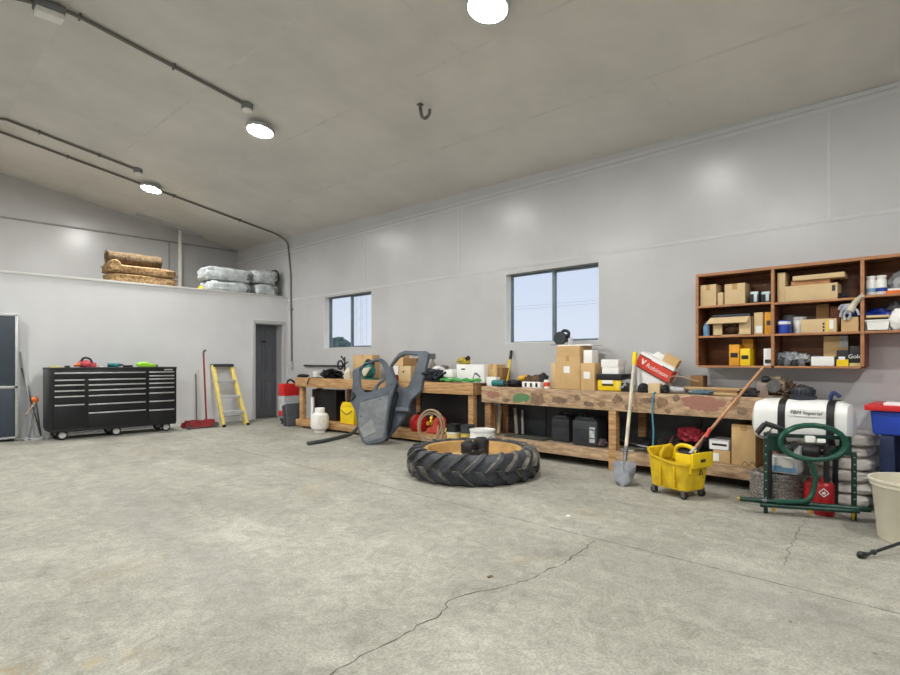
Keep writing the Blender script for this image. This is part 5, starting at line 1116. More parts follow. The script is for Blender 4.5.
b = MB(); b.lathe([(0, 0), (.05, 0), (.055, .03), (.055, h_*.55), (.02, h_*.72), (.02, h_*.8), (0, h_*.8)], p, 20); b.build('body', pm('beige_bottle', (176, 166, 146), .5), t); b = MB(); b.box(p.x-.09, p.x+.04, p.y-.022, p.y+.022, p.z+h_*.8, p.z+h_, .012); b.build('trigger_head', MGREY, t)
p, D = b1(443, .30); b = MB(); b.lathe([(0, 0), (.08, 0), (.085, .03), (.07, .1), (.075, .17), (.09, .2), (.085, .235), (.04, .25), (0, .252)], p, 20); tag(b.build('grey_canister', pm('taupe_canister', (138, 128, 122), .6, var=.15)), 'taupe canister right of the beige spray bottle', 'canister')
rag1('tool_bag', 'dark grey bag heap on the golden bench right of the cab doors', 434, .10, (.15, .19, .10), pm('dark_bag', (60, 66, 74), .8, scale=9, rgb2=(28, 30, 34)), 12, 'bag', amp=.4, f=4)
rag1('white_cloth', 'white cloth draped on the dark bag heap', 438, .16, (.06, .10, .035), PAPER, 6, 'cloth', z0=Z1B+.17)
p, D = b1(450, .10); t = thing('white_machine', 'small white machine with a black dial left of the printed white box', 'machine', p)
b = MB(); b.M = Matrix.Translation(p); b.box(-.05, .08, -.10, .10, .07, .19, .03); b.box(-.03, .06, -.08, .04, 0, .08, .012); b.build('body', WHITE, t)
b = MB(); b.lathe([(0, -.008), (.022, -.008), (.022, .004), (0, .004)], (p.x-.05, p.y+.05, Z1B+.14), 16, axis='x'); b.build('dial', BLACK, t)
wb, zt2, L_ = box1('white_printed_box', 'big white box with a dark curved print near the right end of the golden bench', 456.5, 484, 364.5, .12, .26, PAPER, 'box')
H_ = zt2-Z1B; b = MB(); b.box(-L_*.32, -L_*.18, -.002, .001, H_*.70, H_*.78); b.build('print_mark', BLACK, wb, local=True)
b = MB(); b.prism([(.04, .20), (.10, .62), (.17, .60), (.30, .35), (.27, .18), (.24, .34), (.15, .5), (.10, .45), (.07, .2)], (-.02, -.0005, 0), (1, 0, 0), (0, 0, H_), .002) if False else b.prism([(x_*L_, z_*H_) for x_, z_ in [(.08, .15), (.16, .55), (.24, .56), (.38, .36), (.36, .24), (.30, .36), (.2, .46), (.15, .38), (.12, .15)]], (0, -.0005, 0), (1, 0, 0), (0, 0, 1), .002)
b.build('printed_picture', pm('print_purple_grey', (112, 106, 126), .6), wb, local=True)
p = Vector((0, 0, 0)); pq, D = b1(464, .24); t = thing('yellow_sander', 'dull yellow tool sitting on the white printed box', 'tool', (pq.x, pq.y, zt2))
b = MB(); b.blob((pq.x, pq.y, zt2+.05), (.07, .12, .055), 8, .25, 3, 3, .9); b.build('body', pm('dull_yellow', (186, 168, 60), .5, var=.2), t); b = MB(); b.cyl((pq.x-.02, pq.y-.06, zt2+.07), (pq.x-.03, pq.y-.12, zt2+.10), .03); b.build('grip', BLACK, t)
pts = [b1(u, .02+.02*math.sin(i*1.9))[0]+Vector((0, 0, .022+.012*(1+math.sin(i*2.3)))) for i, u in enumerate(range(440, 484, 4))]
b = MB(); b.tube(smooth(pts, 5), .018, 8); b.tube(smooth([p+Vector((.035, 0, .012)) for p in pts[::-1]], 5), .016, 8); tag(b.build('green_hose', BGREEN), 'bright green hose lying along the front of the golden bench', 'hose')
box1('cardboard_box', 'small box standing behind the right end of the golden bench', 484.5, 490, 365.5, .34, .12, CARDP, 'box', G1)
# long dark bar on the wall above the golden bench
pa, pb = onx(304, 365.5, 6.27), onx(344, 366, 6.27)
t = thing('wall_rail', 'dark thin rail fixed to the wall under the far window', 'rail', pa.to_tuple()); b = MB(); b.cyl(pa, pb, .018, n=10); b.build('rail', DGREY, t)
for f in (.04, .5, .96): p = pa+(pb-pa)*f; b = MB(); b.box(p.x, WX, p.y-.02, p.y+.02, p.z-.02, p.z+.02, .003); b.build('bracket', DGREY, t)

# ------------------------------------------------------------------ sprayer tank, sprayer boom, sacks and floor things at the right
cx, cz, r, ya, yb = 5.52, .735, .192, .735, 1.47
t = thing('sprayer_tank', 'white horizontal sprayer tank with black straps on a dark stand', 'tank', (cx, (ya+yb)/2, 0))
b = MB(); prof = [(0, ya+.01), (r*.5, ya), (r*.85, ya+.03), (r*.97, ya+.09), (r, ya+.16)]+[(r*(1.006 if i % 2 else 1), ya+.16+(yb-ya-.32)*i/8) for i in range(9)]+[(r, yb-.16), (r*.97, yb-.09), (r*.85, yb-.03), (r*.5, yb), (0, yb-.01)]
b.lathe(prof, (cx, 0, cz), 44, mod=lambda a, z: 1/(abs(math.cos(a))**3.2+abs(math.sin(a))**3.2)**(1/3.2)*.97, axis='y'); b.build('body', TANKW, t)
for yy in (onx(830, 410, cx-r).y-.0, onx(781, 410, cx-r).y):
    b = MB(); b.lathe([(r*1.0, yy-.028), (r*1.022, yy-.028), (r*1.022, yy+.028), (r*1.0, yy+.028)], (cx, 0, cz), 44, mod=lambda a, z: 1/(abs(math.cos(a))**3.2+abs(math.sin(a))**3.2)**(1/3.2)*.97, axis='y'); b.build('strap', BLACK, t)
yl = onx(803, 400, cx).y; b = MB(); b.lathe([(.10, 0), (.105, .03), (.085, .04), (.085, .09), (.075, .105), (0, .108)], (cx, yl, cz+r*.955), 12); lid = b.build('lid', pm('dark_blue_black', (42, 48, 58), .5), t)
b = MB()
for i in range(16): a = i*math.pi/8; b.box(cx+.086*math.cos(a)-.006, cx+.086*math.cos(a)+.006, yl+.086*math.sin(a)-.006, yl+.086*math.sin(a)+.006, cz+r*.955+.045, cz+r*.955+.09, .002)
b.build('lid_grip', BLACK, lid)
p = onx(833, 397, cx-.05); b = MB(); b.tube(smooth([(cx-.05, p.y+.02, cz+r), (cx-.05, p.y, cz+r+.06), (cx-.06, p.y-.05, cz+r+.03)]), .016, 8); b.build('breather', NAVY, t)
yy = (onx(791, 412, 5.33).y+onx(821, 412, 5.33).y)/2; zz = onx(806, 413, 5.33).z
xf = cx-r*.995
b = MB(); b.prism([(-.125, -.02), (-.11, -.032), (.11, -.032), (.125, -.02), (.125, .02), (.11, .032), (-.11, .032), (-.125, .02)], (xf+.012, yy, zz), (0, -1, 0), (0, 0, 1), .03, bev=.003); pl = b.build('badge', PAPER, t)
text('PBM Imperial', .042, (xf-.005, yy, zz), (0, -1, 0), (0, 0, 1), BLACK, pl, shear=.25, depth=.001)
b = MB()
for y in (ya+.16, yb-.16):
    b.box(cx-.2, cx+.2, y-.02, y+.02, cz-r-.03, cz-r+.03, .004)
    for x in (cx-.19, cx+.19): b.box(x-.02, x+.02, y-.02, y+.02, 0, cz-r, .004)
    b.prism([(-.19, .0), (-.21, .10), (-.19, .11), (-.15, .03), (.15, .03), (.19, .11), (.21, .10), (.19, 0)], (cx, y, cz-r-.01), (1, 0, 0), (0, 0, 1), .035)
b.box(cx-.2, cx-.16, ya+.14, yb-.14, cz-r-.06, cz-r-.03); b.box(cx+.16, cx+.2, ya+.14, yb-.14, cz-r-.06, cz-r-.03); b.build('stand', BLACKM, t)
yp = onx(800, 455, cx-.22).y; b = MB(); b.cyl((cx-.24, yp+.10, cz-r-.03), (cx-.24, yp-.14, cz-r-.03), .045); b.cyl((cx-.25, yp+.03, cz-r+.0), (cx-.32, yp+.02, cz-r+.02), .03); b.build('pump', BLACK, t)
b = MB(); b.cyl((cx-.29, yp+.0, cz-r-.08), (cx-.29, yp+.0, cz-r+.01), .028); b.build('filter_bowl', LGREY, t)
# black spray gun resting on the boom
FL, FR = fl(765.6, 513), fl(854, 520.5); fx = (FR-FL).normalized(); fn = Vector((-fx.y, fx.x, 0)); FLn = (FR-FL).length
Mf = Matrix(((fx.x, fn.x, 0, FL.x), (fx.y, fn.y, 0, FL.y), (0, 0, 1, 0), (0, 0, 0, 1)))    # s along, n away from the room's middle, z
t = thing('sprayer_boom', 'dark green folded sprayer boom frame standing before the white tank', 'sprayer frame', FL)
def fm(): b_ = MB(); b_.M = Mf; return b_
zl, zr = .665, .535
b = fm(); b.box(-.014, .014, -.014, .014, 0, zl, .003); ul = b.build('upright', GREEN, t)
b = fm(); b.box(FLn-.016, FLn+.016, -.014, .014, 0, zr, .003); ur = b.build('upright', GREEN, t)
for i in range(9):
    for par, s_, zmx in ((ul, 0, zl), (ur, FLn, zr)):
        z = .06+i*(zmx-.1)/8.; b = fm(); b.cyl((s_, -.0155, z), (s_, -.013, z), .005, n=8); b.build('hole', LGREY, par)
b = fm(); b.cyl((-.19, 0, .10), (FLn+.10, -.03, .10), .021, n=14); b.cyl((-.05, -.05, .075), (FLn+.02, -.05, .085), .017, n=12); b.build('boom_pipe', GREEN, t)
b = fm(); b.box(.012, FLn-.02, -.016, .0, zl-.035, zl-.005, .004); b.build('top_bar', GREEN, t)
b = fm(); b.prism([(.014, zl-.005), (.10, zl-.005), (.105, zl-.08), (.15, zl-.15), (.014, zl-.15)], (0, 0, 0), (1, 0, 0), (0, 0, 1), .008); b.build('side_plate', GREEN, t)
b = fm(); b.prism([(FLn-.016, zl-.01), (FLn-.09, zl-.01), (FLn-.10, zl-.08), (FLn-.19, zl-.15), (FLn-.016, zr-.03)], (0, 0, 0), (1, 0, 0), (0, 0, 1), .008); b.build('side_plate', GREEN, t)
for s_ in (.05, .30, FLn-.02):
    b = fm(); b.cyl((s_, -.05, .085), (s_, -.05, .045), .013, n=10); b.cyl((s_, -.05, .045), (s_, -.05, .02), .009, .006, n=10); b.build('nozzle', BRASS, t)
for s_ in (-.03, .30, FLn+.05): b = fm(); b.cyl((s_, -.002, .10), (s_+.035, -.003, .10), .026, n=12); b.build('clamp', STEEL, t)
b = fm(); b.cyl((-.205, 0, .10), (-.17, 0, .10), .014, n=10); b.build('end_fitting', BRASS, t)
# hose coil on the frame
b = MB(); b.M = Mf; cs, cz2 = .315, .605; pts = []
for i in range(66):
    a = i*.30; k = 1+.05*math.sin(i*.37); pts.append((cs+.225*k*math.cos(a), -.045-.0004*i-.012*math.sin(i*.5), cz2+.135*k*math.sin(a)))

b.tube(pts, .0155, 9)
b.tube(smooth([(cs-.10, -.04, cz2-.125), (cs-.03, -.04, cz2-.15), (cs+.02, -.04, cz2-.24), (cs+.015, -.04, cz2-.38), (cs-.03, -.05, cz2-.46), (cs-.11, -.06, .125), (cs-.25, -.055, .115)], 8), .019, 10)
tag(b.build('garden_hose', HOSE), 'green hose coiled in an oval on the sprayer boom frame', 'hose')
b = fm(); b.box(cs-.05, cs+.02, -.075, -.025, cz2+.0, cz2+.05, .008); b.box(cs+.03, cs+.09, -.07, -.03, cz2+.0, cz2+.03, .006); tag(b.build('hose_tie', WHITE), 'white tie bundle across the middle of the green hose coil', 'tie')
pg = Mf @ Vector((-.02, -.03, zl+.03)); t = thing('spray_gun', 'black spray gun hooked on the left upright of the green boom frame', 'spray gun', pg)
b = fm(); b.tube(smooth([(.10, -.02, zl+.035), (.0, -.02, zl+.06), (-.06, -.02, zl+.075)], 4), [.014]*8+[.02], 10) if False else b.cyl((.13, -.02, zl+.03), (-.01, -.02, zl+.075), .018, .022); b.tube(smooth([(-.005, -.02, zl+.07), (-.03, -.02, zl+.04), (-.065, -.02, zl-.01)], 5), .022, 10); b.build('body', BLACK, t)
b = fm(); b.tube(smooth([(.05, -.02, zl+.05), (.025, -.02, zl+.01), (.0, -.02, zl-.045), (-.06, -.02, zl-.02)], 5), .006, 7); b.build('trigger_guard', STEEL, t)
# barbed wire coil, water jug
cw = Vector((5.56, 1.315, 0)); R1 = .19; b = MB(); pts = []
for i in range(9*26):
    a = i*2*math.pi/26; k = i/26; pts.append((cw.x+(R1+.008*math.sin(i*1.7))*math.cos(a), cw.y+(R1+.008*math.sin(i*2.3))*math.sin(a), .018+.027*k+.004*math.sin(i*3.1)))
b.tube(pts, .0165, 5); t = thing('barbed_wire_coil', 'coil of barbed wire on the floor under the left end of the white tank', 'wire coil', cw); b.build('outer_windings', WIRE, t)
b = MB(); pts = [(cw.x+(R1-.04+.01*math.sin(i*1.3))*math.cos(i*.24), cw.y+(R1-.04)*math.sin(i*.24), .018+.0265*i*.24/6.283) for i in range(230)]; b.tube(pts, .017, 5); b.build('inner_windings', WIRE, t)
rnd = random.Random(9)
b = MB()
for i in range(90):
    a = rnd.uniform(0, 6.28); z = rnd.uniform(.03, .25); p = Vector((cw.x+(R1+.012)*math.cos(a), cw.y+(R1+.012)*math.sin(a), z)); d = Vector((math.cos(a), math.sin(a), rnd.uniform(-1, 1)))*.016; b.cyl(p-d, p+d, .002, n=4)
o = b.build('barbs', STEEL, t); o['kind'] = 'stuff'
y0, y1 = onx(800, 460, 5.37).y, onx(765, 460, 5.37).y
t = thing('water_jug', 'white and blue jug standing on the barbed wire coil under the tank', 'jug', (5.5, (y0+y1)/2, .278))
b = MB(); b.box(5.40, 5.62, y0+.02, y1, .279, .420, .02); b.build('body', WHITE, t)
b = MB(); b.box(5.396, 5.40, y0+.03, y1-.03, .292, .345, .002); b.build('label_band', LBLUE, t); b = MB(); b.prism([(-.04, .0), (.04, .0), (.05, .05), (-.05, .05)], (5.395, y0+.10, .335), (0, -1, 0), (0, 0, 1), .004); b.build('white_mark', WHITE, t)
# red cans
def can(lab, c, r, h, mark):
    t = thing('gas_can', lab, 'gas can', (c[0], c[1], 0), group='red metal cans under the tank'); b = MB(); b.lathe([(0, 0), (r*.97, 0), (r, .006), (r, h*.8), (r*.97, h*.82), (r*.8, h*.88), (r*.3, h*.9), (r*.3, h), (0, h)], (c[0], c[1], 0), 30); b.build('body', pm('can_red', (166, 24, 30), .4, var=.1), t)
    b = MB(); b.tube(smooth([(c[0]+.0, c[1]+r*.7, h*.87), (c[0], c[1]+r*.5, h*1.02), (c[0], c[1]-r*.5, h*1.02), (c[0], c[1]-r*.7, h*.87)]), .006, 7); b.build('handle', STEELD, t)
    if mark:
        d = Vector((-c[0], -c[1], 0)).normalized(); o = Vector((c[0], c[1], h*.64))+d*(r*.96); sx_ = Vector((d.y*-1, d.x, 0)); s2 = .036
        b = MB(); dm = [(0, s2), (-s2, 0), (0, -s2), (s2, 0)]; b.prism(dm, o+d*.008, sx_, (0, 0, 1), .012, [[(p[0]*.84, p[1]*.84) for p in dm]]); b.prism([(-.010, -.012), (.010, -.012), (.012, -.002), (.004, .014), (0, .004), (-.006, .010), (-.012, 0)], o+d*.008, sx_, (0, 0, 1), .012); plabel(b.build('flame_diamond', PAPER, t), 'white flame diamond warning mark')
can('red metal can with a white flame diamond under the white tank', (5.335, .915), .074, .30, True)
can('red can half hidden left of the flame-marked can under the tank', (5.50, 1.03), .06, .26, False)
# sacks
for i in range(6):
    z = .104*i; sx_ = .02*math.sin(i*2.1); t_ = None
    b = MB(); b.pillow((5.98+sx_, .872+.01*math.cos(i*3), z+.056), (.26, .22+.01*(i % 2), .060), seed=i+3, amp=.035, e=.36, ez=.6)
    for v in b.V: v.z = max(v.z, z+.004)
    tag(b.build('white_sack', SACK), 'white plastic-woven sack, %s of the pile behind the sprayer tank' % ('bottom', 'second from bottom', 'third from bottom', 'fourth from bottom', 'fifth from bottom', 'top')[i], 'sack', 'white sacks piled behind the sprayer tank')
# parts washer
yA2 = onx(870, 420, 5.66).y; yB2 = -.35
t = thing('parts_washer', 'blue parts washer bench with a red top at the right edge of the photo', 'parts washer', (5.9, (yA2+yB2)/2, 0))
zt3 = onx(880, 411, 5.62).z; zt4 = onx(880, 405.5, 5.62).z
b = MB(); b.box(5.62, 6.25, yB2, yA2+.035, zt3, zt4+.0, .008); b.build('red_top', RED, t)
b = MB(); b.prism([(0, 0), (yA2-yB2, 0), (yA2-yB2-.03, -.185), (.02, -.195)], (5.94, yA2, zt3-.001), (0, -1, 0), (0, 0, 1), .58, bev=.01); b.build('basin', BLUE, t)
for x in (5.70, 6.17):
    for y in (yA2-.11, yB2+.07): b = MB(); b.box(x-.04, x+.04, y-.045, y+.045, 0, zt3-.2, .004); b.build('leg', pm('dark_blue_leg', (22, 40, 80), .5), t)
b = MB(); b.box(5.68, 6.2, yB2+.03, yA2-.12, .17, .215, .006); b.build('shelf', BLUE, t); b = MB(); b.box(5.67, 5.69, yB2+.03, yA2-.07, .11, .22, .004); b.build('shelf_edge', BLUE, t)
b = MB(); b.box(5.66, 5.9, onx(900, 405, 5.7).y-.1, onx(884, 405, 5.7).y, zt4+.0, zt4+.02, .003); tag(b.build('white_tray', PAPER), 'white tray on the red top of the parts washer', 'tray')
b = MB(); b.prism([(0, 0), (.13, -.02), (.2, .22), (.06, .24)], (6.0, yA2-.16, .217), (0, -1, 0), (0, 0, 1), .02, bev=.004); b.M = Matrix(); tag(b.build('white_sheet', LGREY), 'pale panel standing on the lower shelf of the parts washer', 'panel')
# trash bin and wand
tc_ = Vector((4.985, .315, 0)); t = thing('trash_bin', 'beige fluted trash bin at the right edge of the photo', 'trash bin', tc_)
fl_ = lambda a, z: 1+(.018 if z < .37 and abs(math.sin(a*9)) > .35 else 0)
b = MB(); b.lathe([(0, .0), (.205, 0), (.212, .01), (.25, .37), (.256, .375), (.262, .38), (.262, .405), (.272, .41), (.272, .426), (.255, .426), (.25, .405), (.205, .02), (0, .02)], tc_, 108, fl_); b.build('body', BEIGE, t, ang=50)
w0, w1 = fl(861, 556.5, .012), Vector((4.75, .19, .16)); wd = (w1-w0)
t = thing('spray_wand', 'black spray wand with its tip on the floor before the trash bin', 'wand', w0)
b = MB(); b.cyl(w0+wd*.04, w0+wd*1.0, .010, n=10); b.build('lance', BLACK, t)
b = MB(); b.cyl(w0-wd*.03+Vector((0, 0, .01)), w0+wd*.06+Vector((0, 0, .003)), .017, n=12); b.blob(w0+Vector((0, 0, .012)), (.024, .024, .022), 1, .05); b.blob(w0+wd*.16+Vector((0, 0, .0)), (.018, .018, .018), 2, .05); b.build('nozzle', BLACK, t)
b = MB(); pz = fl(568, 516); b.box(pz.x-.016, pz.x+.016, pz.y-.012, pz.y+.012, 0, .004); tag(b.build('paper_scrap', PAPER), 'tiny white scrap on the floor in front of the tractor wheel', 'scrap')
pz = fl(490, 577); b = MB(); b.box(pz.x-.018, pz.x+.018, pz.y-.01, pz.y+.01, 0, .005, .001); tag(b.build('dirt_chip', JUNKB), 'small brown chip on the floor beside the long crack', 'chip')

# ------------------------------------------------------------------ wall shelf and its contents
SX = 6.0; SB = WX-.002
ys = [2.155, 1.445, .745, .02]; th = .022; zsT, zs1, zs2, zsB = 2.142, 1.826, 1.512, 1.202
sh = thing('wall_shelf', 'brown wooden open shelf unit hung on the long wall at the right', 'shelf', (SX+.15, 1.1, zsB))
def sbx(name, mat, *a): b_ = MB(); b_.box(*a, bev=.002); return b_.build(name, mat, sh)
for i, y in enumerate(ys):
    zb_ = zsB if i < 3 else zs2-.012
    sbx('side_panel' if i in (0, 3) else 'divider', SHELF, SX+.004, SB, y-th/2, y+th/2, zb_, zsT); sbx('front_edge', SHELFE, SX-.002, SX+.005, y-th/2-.003, y+th/2+.003, zb_, zsT)
sbx('top_board', SHELF, SX, SB, ys[3], ys[0]+.01, zsT, zsT+.022); sbx('front_edge', SHELFE, SX-.004, SX+.006, ys[3], ys[0]+.012, zsT-.006, zsT+.024)
for i in range(3):
    for z, nm in ((zs1, 'shelf_board'), (zs2, 'shelf_board'), (zsB, 'bottom_board')):
        if i == 2 and z == zsB: continue
        dz = (-.012 if (i == 1 and z == zs1) else 0)
        sbx(nm, SHELF, SX+.006, SB-.004, ys[i+1]+th/2, ys[i]-th/2, z-.018+dz, z+dz); sbx('front_edge', SHELFE, SX, SX+.008, ys[i+1]+th/2, ys[i]-th/2, z-.02+dz, z+.001+dz)
sbx('back_panel', SHELF, SB-.004, SB, ys[2], ys[0], zsB, zsT); sbx('back_panel', SHELF, SB-.004, SB, ys[3], ys[2], zs2, zsT)
GT, GM, GB_ = 'cartons on the top shelf of the wall unit', 'things on the middle shelf of the wall unit', 'things on the bottom shelf of the wall unit'
z1_, z2_, zb_ = zs1+.001, zs2+.001, zsB+.002
# left bay, top
carton('pale box at the left end of the top shelf', 700.3, 716, 284.7, z1_, 6.04, .2, CARDP, GT)
carton('smallest pale box on the top shelf, between two larger boxes', 717.5, 723, 292.5, z1_, 6.04, .10, CARDP, GT, False)
carton('wide pale box on the top shelf left of the white speakers', 724.5, 745, 283.5, z1_, 6.04, .2, CARDP, GT)
for k, (u0, u1) in enumerate(((749.5, 759.5), (760.5, 771.5))):
    y0, y1, z1 = fr(u0, u1, 291, 6.04); t = thing('work_lamp', ('left', 'right')[k]+' of two black and white lamp units on the top shelf', 'lamp unit', (6.1, (y0+y1)/2, z1_), group='lamp units on the top shelf')
    b = MB(); b.box(6.04, 6.14, y0, y1, z1_, z1, .012); b.build('body', BLACK, t); b = MB(); b.box(6.034, 6.042, y0+.01, y1-.01, z1-.032, z1-.006, .004); b.box(6.034, 6.042, y0+.02, y0+.05, z1_+.012, z1-.03, .004); b.build('lens', pm('pale_lens', (206, 222, 228), .3), t)
# left bay, middle
t = thing('open_carton', 'open cardboard carton with a raised flap on the middle left shelf', 'box', (6.1, 1.85, z2_)); y0, y1, z1 = fr(712.5, 751.5, 317, 6.02)
b = MB(); b.box(6.02, 6.24, y0, y1, z2_, z2_+.006); b.box(6.232, 6.24, y0, y1, z2_, z1); b.box(6.02, 6.24, y0, y0+.008, z2_, z1); b.box(6.02, 6.24, y1-.008, y1, z2_, z1); b.box(6.02, 6.24, y0, y1, z1-.008, z1)
yl_, yr_ = onx(722, 330, 6.02).y, onx(739, 330, 6.02).y
b.box(6.02, 6.027, yl_, y1, z2_, z1); b.box(6.02, 6.027, y0, yr_, z2_, z1); b.build('carton', CARDP, t)
b = MB(); b.add([(6.02, y1+.02, z1+.002), (6.02, y0+.015, z1+.002), (5.965, y0+.035, z1-.06), (5.965, y1+.05, z1-.06), (6.024, y1+.02, z1-.004), (6.024, y0+.015, z1-.004), (5.969, y0+.035, z1-.066), (5.969, y1+.05, z1-.066)], [[0, 1, 2, 3], [7, 6, 5, 4], [0, 4, 5, 1], [1, 5, 6, 2], [2, 6, 7, 3], [3, 7, 4, 0]]); b.build('flap', CARDP, t)
b = MB(); b.blob((6.12, (yl_+yr_)/2, z2_+.07), (.06, .07, .06), 3, .3, 4); tag(b.build('wire_spool', JUNKB), 'brown spool inside the open carton on the middle shelf', 'spool')
y0, y1, _ = fr(712, 750, 310, 6.05); b = MB(); b.box(6.05, 6.2, y0, y1, z1+.003, z1+.03, .006); tag(b.build('black_tray', pm('blue_black', (44, 54, 72), .5)), 'flat blue-black tray on top of the open carton', 'tray')
p = onx(706.5, 325, 6.08); t = thing('plastic_bottle', 'pale blue bottle at the left end of the middle shelf', 'bottle', (6.08, p.y, z2_)); b = MB(); b.lathe([(0, 0), (.03, 0), (.032, .01), (.032, .1), (.018, .125), (.018, .13), (0, .13)], (6.08, p.y, z2_), 18); b.build('body', LBLUE, t); b = MB(); b.lathe([(0, .128), (.02, .128), (.02, .155), (0, .155)], (6.08, p.y, z2_), 14); b.build('cap', NAVY, t)
t = carton('pale carton beside the amber carton on the middle left shelf', 754, 762.8, 312.5, z2_, 6.05, .14, CARDP, GM, False, (PAPER, .2, .9, .08, .4), name='pale_carton')
t = carton('amber carton beside the divider on the middle left shelf', 764.5, 773, 312, z2_, 6.05, .14, AMBER, GM, False, (DGREY, .25, .7, .4, .62), name='amber_carton')
# left bay, bottom
for lab, u0, u1, v, xx_, m in (('left yellow carton on the bottom shelf, the taller in front', 729, 739.3, 344.5, 6.04, AMBER), ('right yellow carton on the bottom shelf, the shorter in front', 740, 750, 348.5, 6.02, YELLOW)):
    t = carton(lab, u0, u1, v, zb_, xx_, .13, m, GB_, False, (BLACK, .15, .85, .38, .60), name='yellow_carton')
carton('orange carton standing behind the two yellow cartons', 742, 753, 339, zb_, 6.17, .1, AMBER, GB_, False, name='orange_carton')
p = onx(734, 342, 6.19); b = MB(); b.lathe([(0, 0), (.03, 0), (.03, .14), (.015, .17), (0, .172)], (6.21, p.y, zb_), 16); tag(b.build('brown_bottle', JUNKB), 'brown bottle behind the left yellow carton', 'bottle')
t = carton('small white carton with dark print at the right of the left bottom shelf', 763.5, 772.6, 348.5, zb_, 6.05, .12, PAPER, GB_, False, (DGREY, .15, .85, .14, .36), name='white_carton')
# middle bay, top
zz1 = z1_-.012
carton('upright pale box at the left of the middle top shelf', 777.3, 785, 272.5, zz1, 6.05, .2, CARDP, GT, False)
carton('long pale box lying on the middle top shelf', 784.8, 837.5, 284.5, zz1, 6.04, .2, CARDP, GT, False, (DGREY, .90, .96, .5, .85))
zq = fr(784.8, 837.5, 284.5, 6.04)[2]
carton('dark tan box second from the top of the long box stack', 791, 830, 280, zq+.001, 6.06, .2, pm('reddish_card', (190, 140, 96), .7), GT, False)
zq2 = fr(791, 830, 280, 6.06)[2]
carton('longest flat pale box on top of the long box stack', 792.5, 844.5, 274, zq2+.001, 6.03, .2, CARDP, GT, False)
p = onx(842, 292, 6.1); b = MB(); b.blob((6.1, p.y, zz1+.025), (.05, .05, .03), 2, .4, 5, 3, .85); tag(b.build('wire_bundle', JUNK), 'small dark wire bundle right of the long boxes', 'wire')
# middle bay, middle
p = onx(784, 323, 6.06); t = thing('blue_tin', 'blue tin with a white band on the middle shelf', 'tin', (6.07, p.y, z2_)); b = MB(); b.lathe([(0, 0), (.052, 0), (.052, .125), (.05, .13), (0, .13)], (6.07, p.y, z2_), 24); b.build('body', BLUE, t); b = MB(); b.lathe([(.0525, .09), (.0532, .092), (.0532, .115), (.0525, .117)], (6.07, p.y, z2_), 24); b.build('band', PAPER, t)
p = onx(790, 318, 6.2); b = MB(); b.lathe([(0, 0), (.06, 0), (.065, .17), (.05, .19), (0, .195)], (6.22, p.y+.0, z2_), 20); tag(b.build('glass_jar', MGREY), 'grey jar behind the blue tin', 'jar')
p = onx(798, 322, 6.09); t = thing('white_jar', 'white jar with a lid left of the labelled box on the middle shelf', 'jar', (6.16, p.y, z2_)); b = MB(); b.lathe([(0, 0), (.05, 0), (.055, .13), (0, .13)], (6.16, p.y, z2_), 22); b.build('body', WHITE, t); b = MB(); b.lathe([(0, .128), (.06, .128), (.06, .16), (0, .16)], (6.16, p.y, z2_), 22); b.build('lid', LGREY, t)
t = carton('wide pale box with black and yellow marks on the middle shelf', 801, 836.5, 319, z2_, 6.03, .07, CARDP, GM, False, (PAPER, .80, .92, .25, .9))
y0, y1, z1 = fr(801, 836.5, 319, 6.03)
for k in range(3): b = MB(); b.box(6.028, 6.031, y0+(y1-y0)*.33, y0+(y1-y0)*.38, z2_+.01+.03*k, z2_+.03+.03*k); b.build('dark_mark', BLACK, t)
b = MB(); b.box(6.0275, 6.031, y0+(y1-y0)*.22, y0+(y1-y0)*.28, z2_+.005, z1-.005); b.build('yellow_mark', YELLOW, t)
carton('plain brown box under the white glove on the middle shelf', 841, 858.5, 317, z2_, 6.02, .12, CARD, GM, False)
zgl = fr(841, 858.5, 317, 6.02)[2]
carton('dark brown box behind the wide pale box', 816, 829, 304, z2_, 6.14, .12, CARDD, GM, False); carton('reddish box behind the white glove', 830, 840, 306, z2_, 6.15, .12, pm('reddish_box', (140, 84, 56), .7), GM, False)
p = onx(849, 313, 6.05)
t = thing('white_glove', 'white glove draped over the brown box with its cuff pointing up right', 'glove', (6.06, p.y, zgl)); G = lambda u, v, x=6.02: onx(u, v, x)
b = MB(); b.tube(smooth([G(850, 311), G(855, 303), G(862.5, 295.5, 5.975)], 6), [.032]*4+[.026]*5+[.02]*4, 12); b.build('cuff', OFFW, t)
b = MB(); b.blob(G(848, 309, 6.03)+Vector((0, 0, 0)), (.03, .055, .05), 2, .15, 2); b.build('palm', GLOVE, t)
for a_, b_, c_ in (((846, 308), (842, 311), (840.5, 317)), ((847, 311), (844, 315), (845, 320)), ((850, 312), (850, 316), (848, 319.5)), ((852, 308), (857, 310), (859, 315)), ((843, 305), (840, 307), (839.5, 310))):
    b = MB(); b.tube(smooth([G(*a_, 6.015), G(*b_, 6.005), G(*c_, 6.005)], 5), .0105, 8); b.build('finger', GLOVE, t)
p = onx(854, 313, 6.10); b = MB(); b.blob((6.08, p.y, zgl+.035), (.04, .045, .04), 7, .3, 4, 3, .85); tag(b.build('blue_rag', pm('blue_rag_cloth', (50, 84, 150), .8, var=.2)), 'blue rag tucked behind the white glove', 'rag')
